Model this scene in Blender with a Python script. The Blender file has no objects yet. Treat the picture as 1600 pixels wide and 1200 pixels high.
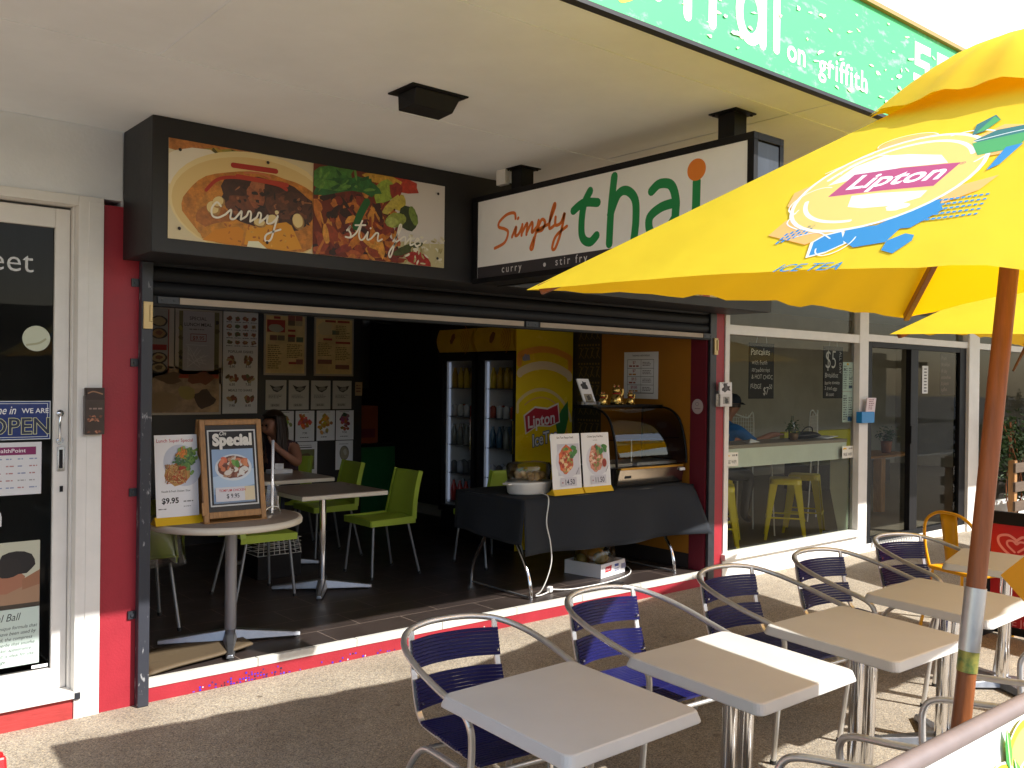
import bpy, math, random
from mathutils import Vector as V, Matrix as M
random.seed(11)
sc = bpy.context.scene
COL = sc.collection
R = math.radians
PI = math.pi

# ------------------------------------------------------------------ camera
CAMP = V((0.0, -4.756, 1.65))
_yaw, _pit, _rol = R(50.1), R(-0.12), 0.012
_f = V((math.cos(_yaw) * math.cos(_pit), math.sin(_yaw) * math.cos(_pit), math.sin(_pit)))
_r = V((math.sin(_yaw), -math.cos(_yaw), 0))
_u = _r.cross(_f)
_U = _r * math.cos(_rol) + _u * math.sin(_rol)
_W = _u * math.cos(_rol) - _r * math.sin(_rol)
cd = bpy.data.cameras.new('camera')
cam = bpy.data.objects.new('camera', cd)
COL.objects.link(cam)
cd.sensor_fit = 'HORIZONTAL'; cd.sensor_width = 36.0; cd.lens = 1437 / 1600 * 36
cd.clip_start = 0.05; cd.clip_end = 500
cam.matrix_world = M(((_U.x, _W.x, -_f.x, CAMP.x), (_U.y, _W.y, -_f.y, CAMP.y), (_U.z, _W.z, -_f.z, CAMP.z), (0, 0, 0, 1)))
sc.camera = cam

# ------------------------------------------------------------------ world, sun, exposure
SUNDIR = V((0.42, -1.0, 0.90)).normalized()          # towards the sun
wd = bpy.data.worlds.new('World'); sc.world = wd; wd.use_nodes = True
nt = wd.node_tree; bg = nt.nodes['Background']
sky = nt.nodes.new('ShaderNodeTexSky'); sky.sky_type = 'NISHITA'; sky.sun_disc = False
sky.sun_elevation = math.asin(SUNDIR.z); sky.sun_rotation = math.atan2(SUNDIR.x, SUNDIR.y)
sky.air_density = 1.0; sky.dust_density = 1.5; sky.ozone_density = 1.0
nt.links.new(sky.outputs[0], bg.inputs[0]); bg.inputs[1].default_value = 0.13
sl = bpy.data.lights.new('sun', 'SUN'); sl.energy = 4.0; sl.angle = R(0.53); sl.color = (1.0, 0.972, 0.92)
so = bpy.data.objects.new('sun', sl); COL.objects.link(so); so.location = (6, -14, 12)
so.rotation_euler = (-SUNDIR).to_track_quat('-Z', 'Y').to_euler()
vs = sc.view_settings; sc.display_settings.display_device = 'sRGB'
vs.view_transform = 'Standard'; vs.look = 'None'; vs.exposure = 1.08; vs.gamma = 1.0; vs.use_curve_mapping = False
sc.render.engine = 'CYCLES'
cy = sc.cycles
cy.use_denoising = True
cy.max_bounces = 10; cy.diffuse_bounces = 5; cy.glossy_bounces = 4; cy.transmission_bounces = 6; cy.transparent_max_bounces = 12
cy.sample_clamp_indirect = 6.0; cy.caustics_reflective = False; cy.caustics_refractive = False

# ------------------------------------------------------------------ materials
def lin(c):
    out = []
    for v in c:
        v = v / 255.0
        out.append(v / 12.92 if v <= 0.04045 else ((v + 0.055) / 1.055) ** 2.4)
    return tuple(out)
MATS = {}
def mat(name, col, rough=0.5, metal=0.0, var=0.0, vs_=8.0, bump=0.0, bs=40.0, spec=None, col2=None, trans=0.0, tcol=None, stretch=None, detail=4.0, fac=None):
    """procedural paint / plastic / metal: base colour with a noise break-up, roughness break-up and bump"""
    if name in MATS: return MATS[name]
    m = bpy.data.materials.new(name); m.use_nodes = True; MATS[name] = m
    t = m.node_tree; b = t.nodes['Principled BSDF']; N = t.nodes.new; L = t.links.new
    b.inputs['Roughness'].default_value = rough; b.inputs['Metallic'].default_value = metal
    if spec is not None: b.inputs['Specular IOR Level'].default_value = spec
    b.inputs['Base Color'].default_value = (*col, 1)
    if var or col2 or bump:
        tc = N('ShaderNodeTexCoord'); mp = N('ShaderNodeMapping'); L(tc.outputs['Object'], mp.inputs[0])
        if stretch: mp.inputs['Scale'].default_value = stretch
    if var or col2:
        n = N('ShaderNodeTexNoise'); n.inputs['Scale'].default_value = vs_; n.inputs['Detail'].default_value = detail; n.inputs['Roughness'].default_value = 0.65
        L(mp.outputs[0], n.inputs['Vector'])
        cr = N('ShaderNodeValToRGB'); L(n.outputs[0], cr.inputs[0])
        c2 = col2 if col2 else tuple(c * (1 - var) for c in col); c1 = col if col2 else tuple(min(1, c * (1 + var * .5)) for c in col)
        cr.color_ramp.elements[0].color = (*c2, 1); cr.color_ramp.elements[1].color = (*c1, 1)
        f0, f1 = fac if fac else (0.3, 0.7)
        cr.color_ramp.elements[0].position = f0; cr.color_ramp.elements[1].position = f1
        L(cr.outputs[0], b.inputs['Base Color'])
        mr = N('ShaderNodeMapRange'); mr.inputs[3].default_value = max(0, rough - .08); mr.inputs[4].default_value = min(1, rough + .1)
        L(n.outputs[0], mr.inputs[0]); L(mr.outputs[0], b.inputs['Roughness'])
    if bump:
        n2 = N('ShaderNodeTexNoise'); n2.inputs['Scale'].default_value = bs; n2.inputs['Detail'].default_value = 3
        L(mp.outputs[0], n2.inputs['Vector'])
        bp = N('ShaderNodeBump'); bp.inputs['Strength'].default_value = bump; bp.inputs['Distance'].default_value = 0.01
        L(n2.outputs[0], bp.inputs['Height']); L(bp.outputs[0], b.inputs['Normal'])
    if trans:
        tr = N('ShaderNodeBsdfTranslucent'); mx = N('ShaderNodeMixShader'); mx.inputs[0].default_value = trans
        if tcol: tr.inputs[0].default_value = (*tcol, 1)
        elif var or col2: L(cr.outputs[0], tr.inputs[0])
        else: tr.inputs[0].default_value = (*col, 1)
        L(b.outputs[0], mx.inputs[1]); L(tr.outputs[0], mx.inputs[2]); L(mx.outputs[0], t.nodes['Material Output'].inputs[0])
    return m
INKC = {}
def ink(r, g, b, rough=0.6):
    """flat printed colour, given as the printed sRGB value"""
    k = (r, g, b)
    if k not in INKC: INKC[k] = mat('ink_%d_%d_%d' % k, lin(k), rough)
    return INKC[k]
def fink(r, g, b):
    """mottled ink for printed food"""
    r, g, b = int(r), int(g), int(b); k = 'food_%d_%d_%d' % (r, g, b)
    c = lin((r, g, b)); return mat(k, tuple(min(1, q * 1.15) for q in c), .45, vs_=34, col2=tuple(q * .5 for q in c), fac=(.3, .66), detail=8) if r + g + b < 500 else ink(r, g, b)
def glass(name, tint=(0.9, 0.93, 0.9), gloss=1.0, extra=0.0, ior=1.5):
    if name in MATS: return MATS[name]
    m = bpy.data.materials.new(name); m.use_nodes = True; MATS[name] = m
    t = m.node_tree; t.nodes.clear(); N = t.nodes.new; L = t.links.new
    o = N('ShaderNodeOutputMaterial'); tr = N('ShaderNodeBsdfTransparent'); tr.inputs[0].default_value = (*tint, 1)
    gl = N('ShaderNodeBsdfGlossy'); gl.inputs['Roughness'].default_value = 0.015 + extra; gl.inputs[0].default_value = (gloss, gloss, gloss, 1)
    fr = N('ShaderNodeFresnel'); fr.inputs[0].default_value = ior; mx = N('ShaderNodeMixShader')
    L(fr.outputs[0], mx.inputs[0]); L(tr.outputs[0], mx.inputs[1]); L(gl.outputs[0], mx.inputs[2]); L(mx.outputs[0], o.inputs[0])
    return m

def aggregate(name):
    m = bpy.data.materials.new(name); m.use_nodes = True
    t = m.node_tree; b = t.nodes['Principled BSDF']; N = t.nodes.new; L = t.links.new
    tc = N('ShaderNodeTexCoord')
    vo = N('ShaderNodeTexVoronoi'); vo.inputs['Scale'].default_value = 190; L(tc.outputs['Object'], vo.inputs['Vector'])
    cr = N('ShaderNodeValToRGB'); sep = N('ShaderNodeSeparateColor'); L(vo.outputs['Color'], sep.inputs[0]); L(sep.outputs[0], cr.inputs[0])
    es = cr.color_ramp.elements
    es[0].color = (*lin((136, 126, 112)), 1); es[1].color = (*lin((196, 182, 158)), 1)
    for p, c in ((.25, (158, 146, 128)), (.5, (176, 164, 144)), (.75, (162, 156, 146)), (.12, (126, 116, 104)), (.9, (208, 192, 164))):
        e = es.new(p); e.color = (*lin(c), 1)
    n = N('ShaderNodeTexNoise'); n.inputs['Scale'].default_value = 1.6; n.inputs['Detail'].default_value = 6; n.inputs['Roughness'].default_value = .7; L(tc.outputs['Object'], n.inputs['Vector'])
    c2 = N('ShaderNodeValToRGB'); L(n.outputs[0], c2.inputs[0]); c2.color_ramp.elements[0].position = .3; c2.color_ramp.elements[1].position = .72
    c2.color_ramp.elements[0].color = (.62, .6, .58, 1); c2.color_ramp.elements[1].color = (1, 1, 1, 1)
    mx = N('ShaderNodeMix'); mx.data_type = 'RGBA'; mx.blend_type = 'MULTIPLY'; mx.inputs[0].default_value = 1
    L(cr.outputs[0], mx.inputs[6]); L(c2.outputs[0], mx.inputs[7])
    # dark spots of old gum and wear
    v3 = N('ShaderNodeTexVoronoi'); v3.inputs['Scale'].default_value = 3.1; L(tc.outputs['Object'], v3.inputs['Vector'])
    c3 = N('ShaderNodeValToRGB'); L(v3.outputs['Distance'], c3.inputs[0]); c3.color_ramp.elements[0].position = .03; c3.color_ramp.elements[1].position = .07
    c3.color_ramp.elements[0].color = (.55, .53, .5, 1); c3.color_ramp.elements[1].color = (1, 1, 1, 1)
    m3 = N('ShaderNodeMix'); m3.data_type = 'RGBA'; m3.blend_type = 'MULTIPLY'; m3.inputs[0].default_value = 1
    L(mx.outputs[2], m3.inputs[6]); L(c3.outputs[0], m3.inputs[7]); L(m3.outputs[2], b.inputs['Base Color'])
    b.inputs['Roughness'].default_value = .85
    bp = N('ShaderNodeBump'); bp.inputs['Strength'].default_value = .5; bp.inputs['Distance'].default_value = .004
    L(vo.outputs['Distance'], bp.inputs['Height']); bp.invert = True; L(bp.outputs[0], b.inputs['Normal'])
    return m

def tiles(name):
    m = bpy.data.materials.new(name); m.use_nodes = True
    t = m.node_tree; b = t.nodes['Principled BSDF']; N = t.nodes.new; L = t.links.new
    tc = N('ShaderNodeTexCoord'); br = N('ShaderNodeTexBrick'); L(tc.outputs['Object'], br.inputs['Vector'])
    br.inputs['Scale'].default_value = 1; br.inputs['Brick Width'].default_value = .6; br.inputs['Row Height'].default_value = .3; br.inputs['Mortar Size'].default_value = .0025
    br.inputs['Color1'].default_value = (*lin((66, 56, 52)), 1); br.inputs['Color2'].default_value = (*lin((60, 51, 48)), 1); br.inputs['Mortar'].default_value = (*lin((150, 132, 120)), 1)
    n = N('ShaderNodeTexNoise'); n.inputs['Scale'].default_value = 5; n.inputs['Detail'].default_value = 6; L(tc.outputs['Object'], n.inputs['Vector'])
    mr = N('ShaderNodeMapRange'); mr.inputs[3].default_value = .28; mr.inputs[4].default_value = .5; L(n.outputs[0], mr.inputs[0]); L(mr.outputs[0], b.inputs['Roughness'])
    mx = N('ShaderNodeMix'); mx.data_type = 'RGBA'; mx.blend_type = 'MULTIPLY'; mx.inputs[0].default_value = .5; L(br.outputs['Color'], mx.inputs[6]); L(n.outputs[0], mx.inputs[7])
    L(mx.outputs[2], b.inputs['Base Color'])
    return m

# the palette
m_pave = aggregate('pavement_aggregate'); m_tile = tiles('floor_tiles')
m_soffit = mat('soffit_paint', lin((230, 233, 237)), .75, var=.08, vs_=1.5, bump=.05, bs=3, detail=8)
m_white = mat('white_paint', lin((232, 230, 224)), .45, var=.06, vs_=3, bump=.04, bs=30)
m_wallw = mat('white_wall', lin((228, 230, 232)), .8, var=.1, vs_=2, bump=.1, bs=60)
m_frame = mat('white_aluminium', lin((222, 218, 212)), .4, var=.07, vs_=6)
m_red = mat('red_paint', lin((154, 33, 46)), .5, var=.14, vs_=4, bump=.12, bs=90)
m_redd = mat('red_board', lin((165, 52, 50)), .6, var=.25, vs_=9, bump=.1, bs=30, stretch=(1, 1, 6))
m_stone = mat('white_sill', lin((200, 198, 190)), .6, var=.14, vs_=14)
m_black = mat('black_paint', lin((24, 22, 24)), .5, var=.25, vs_=7, bump=.05, bs=40)
m_black2 = mat('black_satin', lin((20, 19, 21)), .5, var=.2, vs_=10, spec=.25)
m_steel = mat('painted_steel', lin((44, 46, 52)), .42, var=.3, vs_=14, col2=lin((30, 32, 37)), bump=.08, bs=60)
m_chip = mat('chipped_steel', lin((46, 48, 56)), .45, vs_=26, col2=lin((150, 150, 152)), fac=(.33, .39), bump=.06, bs=50, stretch=(1, 1, .35))
m_chrome = mat('chrome', (.72, .72, .73), .09, 1.0)
m_alu = mat('brushed_aluminium', (.74, .74, .73), .36, .85, var=.06, vs_=30)
m_alug = mat('cast_aluminium', (.34, .35, .37), .42, 1.0, var=.15, vs_=20)
m_greytube = mat('grey_legs', lin((132, 134, 136)), .4, .6)
m_blue = mat('blue_slat', lin((27, 28, 84)), .32, var=.15, vs_=20)
m_top = mat('table_top', lin((204, 204, 200)), .38, var=.05, vs_=5, bump=.015, bs=200)
m_topd = mat('indoor_table_top', lin((132, 118, 106)), .3, var=.1, vs_=6)
m_cream = mat('table_edge', lin((214, 206, 190)), .45)
m_green = mat('green_plastic', lin((164, 186, 62)), .42, var=.06, vs_=10)
m_yel = mat('yellow_metal', lin((205, 190, 30)), .3, var=.06, vs_=12)
m_yel2 = mat('yellow_orange_metal', lin((238, 170, 10)), .35, var=.06, vs_=12)
m_wood = mat('orange_wood', lin((146, 88, 52)), .4, var=.3, vs_=9, bump=.05, bs=30, stretch=(6, 6, .35))
m_wood2 = mat('pine_wood', lin((168, 122, 72)), .5, var=.3, vs_=9, stretch=(8, 8, 1))
m_cloth = mat('dark_cloth', lin((26, 31, 39)), .85, var=.2, vs_=5, bump=.2, bs=300)
m_paper = mat('paper', lin((236, 236, 238)), .6, var=.03, vs_=4)
m_glossp = mat('laminated_paper', lin((238, 238, 240)), .22, var=.03, vs_=4, bump=.15, bs=6)
m_canopy = mat('yellow_canvas', lin((253, 226, 44)), .75, var=.06, vs_=3, bump=.5, bs=5, trans=.40, tcol=lin((246, 176, 0)))
m_glass = glass('window_glass')
m_dglass = glass('door_glass', (.34, .34, .34), .4, 0, 1.3)
m_cglass = glass('cafe_glass', (.88, .91, .86), .55, 0, 1.32)
m_plast = glass('clear_plastic', (.86, .86, .86), 1, .12)
m_rubber = mat('rubber', (.02, .02, .02), .7, var=.3, vs_=9)
m_redshade = mat('shaded_pillar_red', lin((110, 22, 40)), .55, var=.15, vs_=4)  # the pillar red darkened, shade put into the colour; reused as a print red
m_orange = mat('ochre_wall', lin((172, 112, 22)), .6, var=.1, vs_=2)
m_dwall = mat('dark_wall', lin((30, 30, 33)), .35, var=.2, vs_=3)
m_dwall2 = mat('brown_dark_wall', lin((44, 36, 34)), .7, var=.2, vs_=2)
m_cafew = mat('cafe_wall', lin((176, 164, 146)), .8, var=.1, vs_=2)
m_cafepanel = mat('cafe_panel', lin((216, 226, 210)), .5, var=.08, vs_=3)
m_skin = mat('skin', lin((172, 120, 96)), .5, var=.08, vs_=12)
m_gold = mat('gold_glaze', (.75, .52, .16), .22, .9)

# ------------------------------------------------------------------ mesh helpers
def spline(P, n=8, closed=False):
    P = [V(p) for p in P]; out = []
    m = len(P); segs = m if closed else m - 1
    for i in range(segs):
        if closed: a, b, c, d = P[(i - 1) % m], P[i], P[(i + 1) % m], P[(i + 2) % m]
        else: a, b, c, d = P[max(i - 1, 0)], P[i], P[i + 1], P[min(i + 2, m - 1)]
        for k in range(n):
            t = k / n
            out.append(0.5 * ((2 * b) + (c - a) * t + (2 * a - 5 * b + 4 * c - d) * t * t + (3 * b - a - 3 * c + d) * t ** 3))
    if not closed: out.append(P[-1].copy())
    return out
class MB:
    def __init__(s): s.v = []; s.f = []; s.mi = []; s.sm = []
    def add(s, vs_, fs, m=0, smooth=False):
        o = len(s.v); s.v += [tuple(p) for p in vs_]
        for f in fs: s.f.append([o + i for i in f]); s.mi.append(m); s.sm.append(smooth)
        return s
    def box(s, x0, x1, y0, y1, z0, z1, m=0):
        vs_ = [(x, y, z) for z in (z0, z1) for y in (y0, y1) for x in (x0, x1)]
        return s.add(vs_, [(0, 2, 3, 1), (4, 5, 7, 6), (0, 1, 5, 4), (2, 6, 7, 3), (0, 4, 6, 2), (1, 3, 7, 5)], m)
    def obox(s, c, size, rot=None, m=0):
        c = V(c); hx, hy, hz = [q / 2 for q in size]; rot = rot or M.Identity(3)
        vs_ = [c + rot @ V((x, y, z)) for z in (-hz, hz) for y in (-hy, hy) for x in (-hx, hx)]
        return s.add(vs_, [(0, 2, 3, 1), (4, 5, 7, 6), (0, 1, 5, 4), (2, 6, 7, 3), (0, 4, 6, 2), (1, 3, 7, 5)], m)
    def bar(s, p, q, w, h, up=(0, 0, 1), m=0):
        p, q = V(p), V(q); d = q - p; z = d.normalized(); u = V(up); x = u.cross(z)
        if x.length < 1e-4: x = V((1, 0, 0)).cross(z)
        x.normalize(); y = z.cross(x)
        vs_ = [a + x * (i * w / 2) + y * (j * h / 2) for a in (p, q) for j in (-1, 1) for i in (-1, 1)]
        return s.add(vs_, [(0, 2, 3, 1), (4, 5, 7, 6), (0, 1, 5, 4), (2, 6, 7, 3), (0, 4, 6, 2), (1, 3, 7, 5)], m)
    def tube(s, P, r, n=8, m=0, closed=False, caps=True):
        P = [V(p) for p in P]; k = len(P); rs = r if isinstance(r, (list, tuple)) else [r] * k
        T = []
        for i in range(k):
            a = P[(i - 1) % k] if (closed or i > 0) else P[i]; b = P[(i + 1) % k] if (closed or i < k - 1) else P[i]
            T.append((b - a).normalized())
        x = T[0].orthogonal().normalized(); rings = []
        vs_ = []
        for i in range(k):
            x = (x - T[i] * x.dot(T[i]))
            if x.length < 1e-6: x = T[i].orthogonal()
            x.normalize(); y = T[i].cross(x)
            for j in range(n):
                a = 2 * PI * j / n; vs_.append(P[i] + (x * math.cos(a) + y * math.sin(a)) * rs[i])
        fs = []
        for i in range(k if closed else k - 1):
            for j in range(n):
                i2 = (i + 1) % k; fs.append((i * n + j, i * n + (j + 1) % n, i2 * n + (j + 1) % n, i2 * n + j))
        s.add(vs_, fs, m, True)
        if caps and not closed:
            s.add(vs_[:n], [tuple(range(n - 1, -1, -1))], m); s.add(vs_[-n:], [tuple(range(n))], m)
        return s
    def cyl(s, p, q, r, r2=None, n=16, m=0): return s.tube([p, q], [r, r if r2 is None else r2], n, m)
    def lathe(s, prof, c=(0, 0, 0), n=24, m=0, axis=None):
        c = V(c); vs_ = []
        for (r, z) in prof:
            for j in range(n):
                a = 2 * PI * j / n; p = V((r * math.cos(a), r * math.sin(a), z))
                vs_.append(c + (axis @ p if axis else p))
        fs = [(i * n + j, i * n + (j + 1) % n, (i + 1) * n + (j + 1) % n, (i + 1) * n + j) for i in range(len(prof) - 1) for j in range(n)]
        s.add(vs_, fs, m, True)
        return s
    def ball(s, c, r, sx=1, sy=1, sz=1, n=14, m=0, jit=0):
        prof = [(math.sin(PI * i / (n // 2)), -math.cos(PI * i / (n // 2))) for i in range(n // 2 + 1)]
        vs_ = []; c = V(c)
        for (rr, z) in prof:
            for j in range(n):
                a = 2 * PI * j / n; q = 1 + (random.uniform(-jit, jit) if jit else 0)
                vs_.append(c + V((rr * math.cos(a) * sx, rr * math.sin(a) * sy, z * sz)) * r * q)
        fs = [(i * n + j, i * n + (j + 1) % n, (i + 1) * n + (j + 1) % n, (i + 1) * n + j) for i in range(len(prof) - 1) for j in range(n)]
        return s.add(vs_, fs, m, True)
    def prism(s, poly, fr, d0, d1, m=0):
        """poly in a frame (origin, x axis, y axis), pushed from d0 to d1 along its normal"""
        o, ux, uy = [V(q) for q in fr]; nn = ux.cross(uy).normalized(); k = len(poly)
        vs_ = [o + ux * a + uy * b + nn * d for d in (d0, d1) for a, b in poly]
        return s.add(vs_, [tuple(range(k - 1, -1, -1)), tuple(range(k, 2 * k))] + [(i, (i + 1) % k, k + (i + 1) % k, k + i) for i in range(k)], m)
    def sheet(s, fn, nu, nv, m=0, smooth=True):
        vs_ = [fn(i / nu, j / nv) for j in range(nv + 1) for i in range(nu + 1)]
        w = nu + 1
        return s.add(vs_, [(j * w + i, j * w + i + 1, (j + 1) * w + i + 1, (j + 1) * w + i) for j in range(nv) for i in range(nu)], m, smooth)
    def build(s, name, mats, parent=None, world=True, bevel=0.0, seg=2, solid=0.0, subd=0):
        me = bpy.data.meshes.new(name)
        off = V((0, 0, 0))
        if parent is not None and world:
            p = parent
            while p is not None: off += p.location; p = p.parent
        me.from_pydata([tuple(V(p) - off) for p in s.v], [], s.f)
        for m in (mats if isinstance(mats, (list, tuple)) else [mats]): me.materials.append(m)
        me.polygons.foreach_set('material_index', s.mi); me.polygons.foreach_set('use_smooth', s.sm); me.update()
        o = bpy.data.objects.new(name, me); COL.objects.link(o)
        if parent is not None: o.parent = parent
        if subd: q = o.modifiers.new('subd', 'SUBSURF'); q.levels = subd; q.render_levels = subd
        if solid: q = o.modifiers.new('solid', 'SOLIDIFY'); q.thickness = solid; q.offset = 0
        if bevel:
            q = o.modifiers.new('bevel', 'BEVEL'); q.width = bevel; q.segments = seg; q.limit_method = 'ANGLE'; q.angle_limit = R(40)
        return o
TS = math.tan(R(2.0)); CT = math.cos(R(2.0))
def tag(o, label, cat, group=None):
    o['label'] = label; o['category'] = cat
    if group: o['group'] = group
    return o
def struct(o, kind='structure'): o['kind'] = kind; return o
def thing(name, label, cat, loc=(0, 0, 0), rz=0.0, group=None, out=False):
    """an Empty at the thing's base; out = it stands on the pavement, which falls 2 degrees to the street"""
    o = bpy.data.objects.new(name, None); COL.objects.link(o); o.empty_display_size = .1
    if out:
        o.location = (loc[0], loc[1], TS * loc[1] + (loc[2] if len(loc) > 2 else 0)); o.rotation_mode = 'ZYX'; o.rotation_euler = (R(2.0), 0, rz)
    else:
        o.location = loc; o.rotation_euler = (0, 0, rz)
    return tag(o, label, cat, group)
def dup(root, label, loc, rz=0.0, out=False, group=None):
    def cp(o, par):
        c = o.copy(); COL.objects.link(c); c.parent = par
        for ch in list(o.children): cp(ch, c)
        return c
    r = cp(root, None)
    if out: r.location = (loc[0], loc[1], TS * loc[1]); r.rotation_euler = (R(2.0), 0, rz)
    else: r.location = loc; r.rotation_euler = (0, 0, rz)
    r['label'] = label
    if group: r['group'] = group
    return r

# ------------------------------------------------------------------ lettering and flat print
BF = bpy.data.fonts.load('<builtin>')
_G = {}
def _mk(body, bold):
    cu = bpy.data.curves.new('glyph', 'FONT'); cu.body = body; cu.font = BF; cu.size = 1; cu.resolution_u = 3; cu.offset = bold
    o = bpy.data.objects.new('glyph', cu); COL.objects.link(o)
    dg = bpy.context.evaluated_depsgraph_get(); dg.update(); e = o.evaluated_get(dg); me = e.to_mesh()
    vs_ = [(v.co.x, v.co.y) for v in me.vertices]; fs = [tuple(p.vertices) for p in me.polygons]
    e.to_mesh_clear(); bpy.data.objects.remove(o); bpy.data.curves.remove(cu)
    return vs_, fs
_B0 = _mk('||', 0)[0]; _BW = max(p[0] for p in _B0)
def glyph(ch, bold=0.0):
    k = (ch, bold)
    if k in _G: return _G[k]
    if ch == ' ': _G[k] = ([], [], .27); return _G[k]
    vs_, fs = _mk(ch, bold)
    if bold: pass
    a = _mk('|' + ch + '|', 0)[0]
    _G[k] = (vs_, fs, max(p[0] for p in a) - _BW)
    return _G[k]
class Flat:
    """print laid on a plane: every call goes a fraction of a millimetre above the last"""
    def __init__(s, o, ux, uy, lift=.001, step=.00005):
        s.o, s.ux, s.uy = V(o), V(ux).normalized(), V(uy).normalized(); s.n = s.ux.cross(s.uy).normalized()
        s.k = lift; s.step = step; s.sets = {}; s.cur = None; s.on('print')
    def on(s, name):
        s.cur = s.sets.setdefault(name, (MB(), [])); return s
    def _mi(s, m):
        l = s.cur[1]
        if m not in l: l.append(m)
        return l.index(m)
    def P(s, x, y, d=None): return s.o + s.ux * x + s.uy * y + s.n * (s.k if d is None else d)
    def up(s): s.k += s.step; return s
    def panel(s, x0, y0, x1, y1, m, t=.004):
        fr = (s.o, s.ux, s.uy)
        s.cur[0].prism([(x0, y0), (x1, y0), (x1, y1), (x0, y1)], fr, s.k - s.step - t, s.k, s._mi(m)); return s.up()
    def poly(s, pts, m): s.cur[0].add([s.P(x, y) for x, y in pts], [tuple(range(len(pts)))], s._mi(m)); return s.up()
    def rect(s, x0, y0, x1, y1, m): return s.poly([(x0, y0), (x1, y0), (x1, y1), (x0, y1)], m)
    def blob(s, cx, cy, rx, ry, m, rot=0, jit=.12, n=14):
        pts = []
        for i in range(n):
            a = 2 * PI * i / n; q = 1 + random.uniform(-jit, jit); x, y = rx * q * math.cos(a), ry * q * math.sin(a)
            pts.append((cx + x * math.cos(rot) - y * math.sin(rot), cy + x * math.sin(rot) + y * math.cos(rot)))
        return s.poly(pts, m)
    def ell(s, cx, cy, rx, ry, m, rot=0, n=36): return s.blob(cx, cy, rx, ry, m, rot, 0, n)
    def ring(s, cx, cy, rx, ry, w, m, a0=0, a1=2 * PI, n=40, rot=0):
        pts = []
        for i in range(n + 1):
            a = a0 + (a1 - a0) * i / n; x, y = rx * math.cos(a), ry * math.sin(a)
            pts.append((cx + x * math.cos(rot) - y * math.sin(rot), cy + x * math.sin(rot) + y * math.cos(rot)))
        return s.stroke(pts, w, m, 0)
    def frame(s, x0, y0, x1, y1, w, m):
        k = s.k
        for r in ((x0, y0, x1, y0 + w), (x0, y1 - w, x1, y1), (x0, y0 + w, x0 + w, y1 - w), (x1 - w, y0 + w, x1, y1 - w)):
            s.k = k; s.rect(*r, m)
        return s
    def stroke(s, pts, w, m, sub=6, taper=False):
        Q = spline([(p[0], p[1], 0) for p in pts], sub) if sub else [V((p[0], p[1], 0)) for p in pts]
        vs_ = []; k = len(Q)
        for i in range(k):
            d = (Q[min(i + 1, k - 1)] - Q[max(i - 1, 0)]); d = d.normalized() if d.length > 1e-9 else V((1, 0, 0))
            ww = w * (1 if not taper else (.35 + .65 * math.sin(PI * (i + .4) / (k + .8))))
            nn = V((-d.y, d.x, 0)) * ww / 2
            vs_ += [s.P(Q[i].x + nn.x, Q[i].y + nn.y), s.P(Q[i].x - nn.x, Q[i].y - nn.y)]
        mi = s._mi(m)
        s.cur[0].add(vs_, [(2 * i, 2 * i + 1, 2 * i + 3, 2 * i + 2) for i in range(k - 1)], mi)
        if not taper:
            for qi, q in enumerate((Q[0], Q[-1])):
                kk = s.k; s.k += .00001 + .000008 * qi; s.cur[0].add([s.P(q.x + w / 2 * math.cos(2 * PI * j / 10), q.y + w / 2 * math.sin(2 * PI * j / 10)) for j in range(10)], [tuple(range(10))], mi); s.k = kk
        return s.up()
    def text(s, t, x, y, h, m, bold=0.0, shear=0.0, sx=1.0, align='l', sp=0.0, rot=0.0, wob=0.0):
        w = sum(glyph(c, bold)[2] + sp for c in t) * h * sx
        cx = 0 if align == 'l' else (-w / 2 if align == 'c' else -w)
        mi = s._mi(m); ca, sa = math.cos(rot), math.sin(rot)
        for c in t:
            vs_, fs, a = glyph(c, bold); dy = random.uniform(-wob, wob) * h
            pts = []
            for px, py in vs_:
                lx = cx + (px + shear * py) * h * sx; ly = py * h + dy
                pts.append(s.P(x + lx * ca - ly * sa, y + lx * sa + ly * ca))
            if pts: s.cur[0].add(pts, fs, mi)
            cx += (a + sp) * h * sx
        return s.up()
    def lines(s, x0, y0, x1, y1, rows, m, fill=.5, jag=.35):
        k = s.k; hh = (y1 - y0) / rows
        for i in range(rows):
            y = y1 - (i + .5) * hh; xe = x1 - random.uniform(0, jag) * (x1 - x0); x = x0
            while x < xe:
                w = random.uniform(.5, 2.0) * hh; s.k = k; s.rect(x, y - hh * fill / 2, min(x + w, xe), y + hh * fill / 2, m); x += w + hh * .35
        s.k = k; return s.up()
    def done(s, parent=None, world=True):
        out = {}
        for name, (mb, ml) in s.sets.items():
            if mb.f: out[name] = mb.build(name, ml, parent, world)
        return out
FAC = ((1, 0, 0), (0, 0, 1))          # a plane facing the street
SIDE = ((0, -1, 0), (0, 0, 1))        # a plane facing the left
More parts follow.
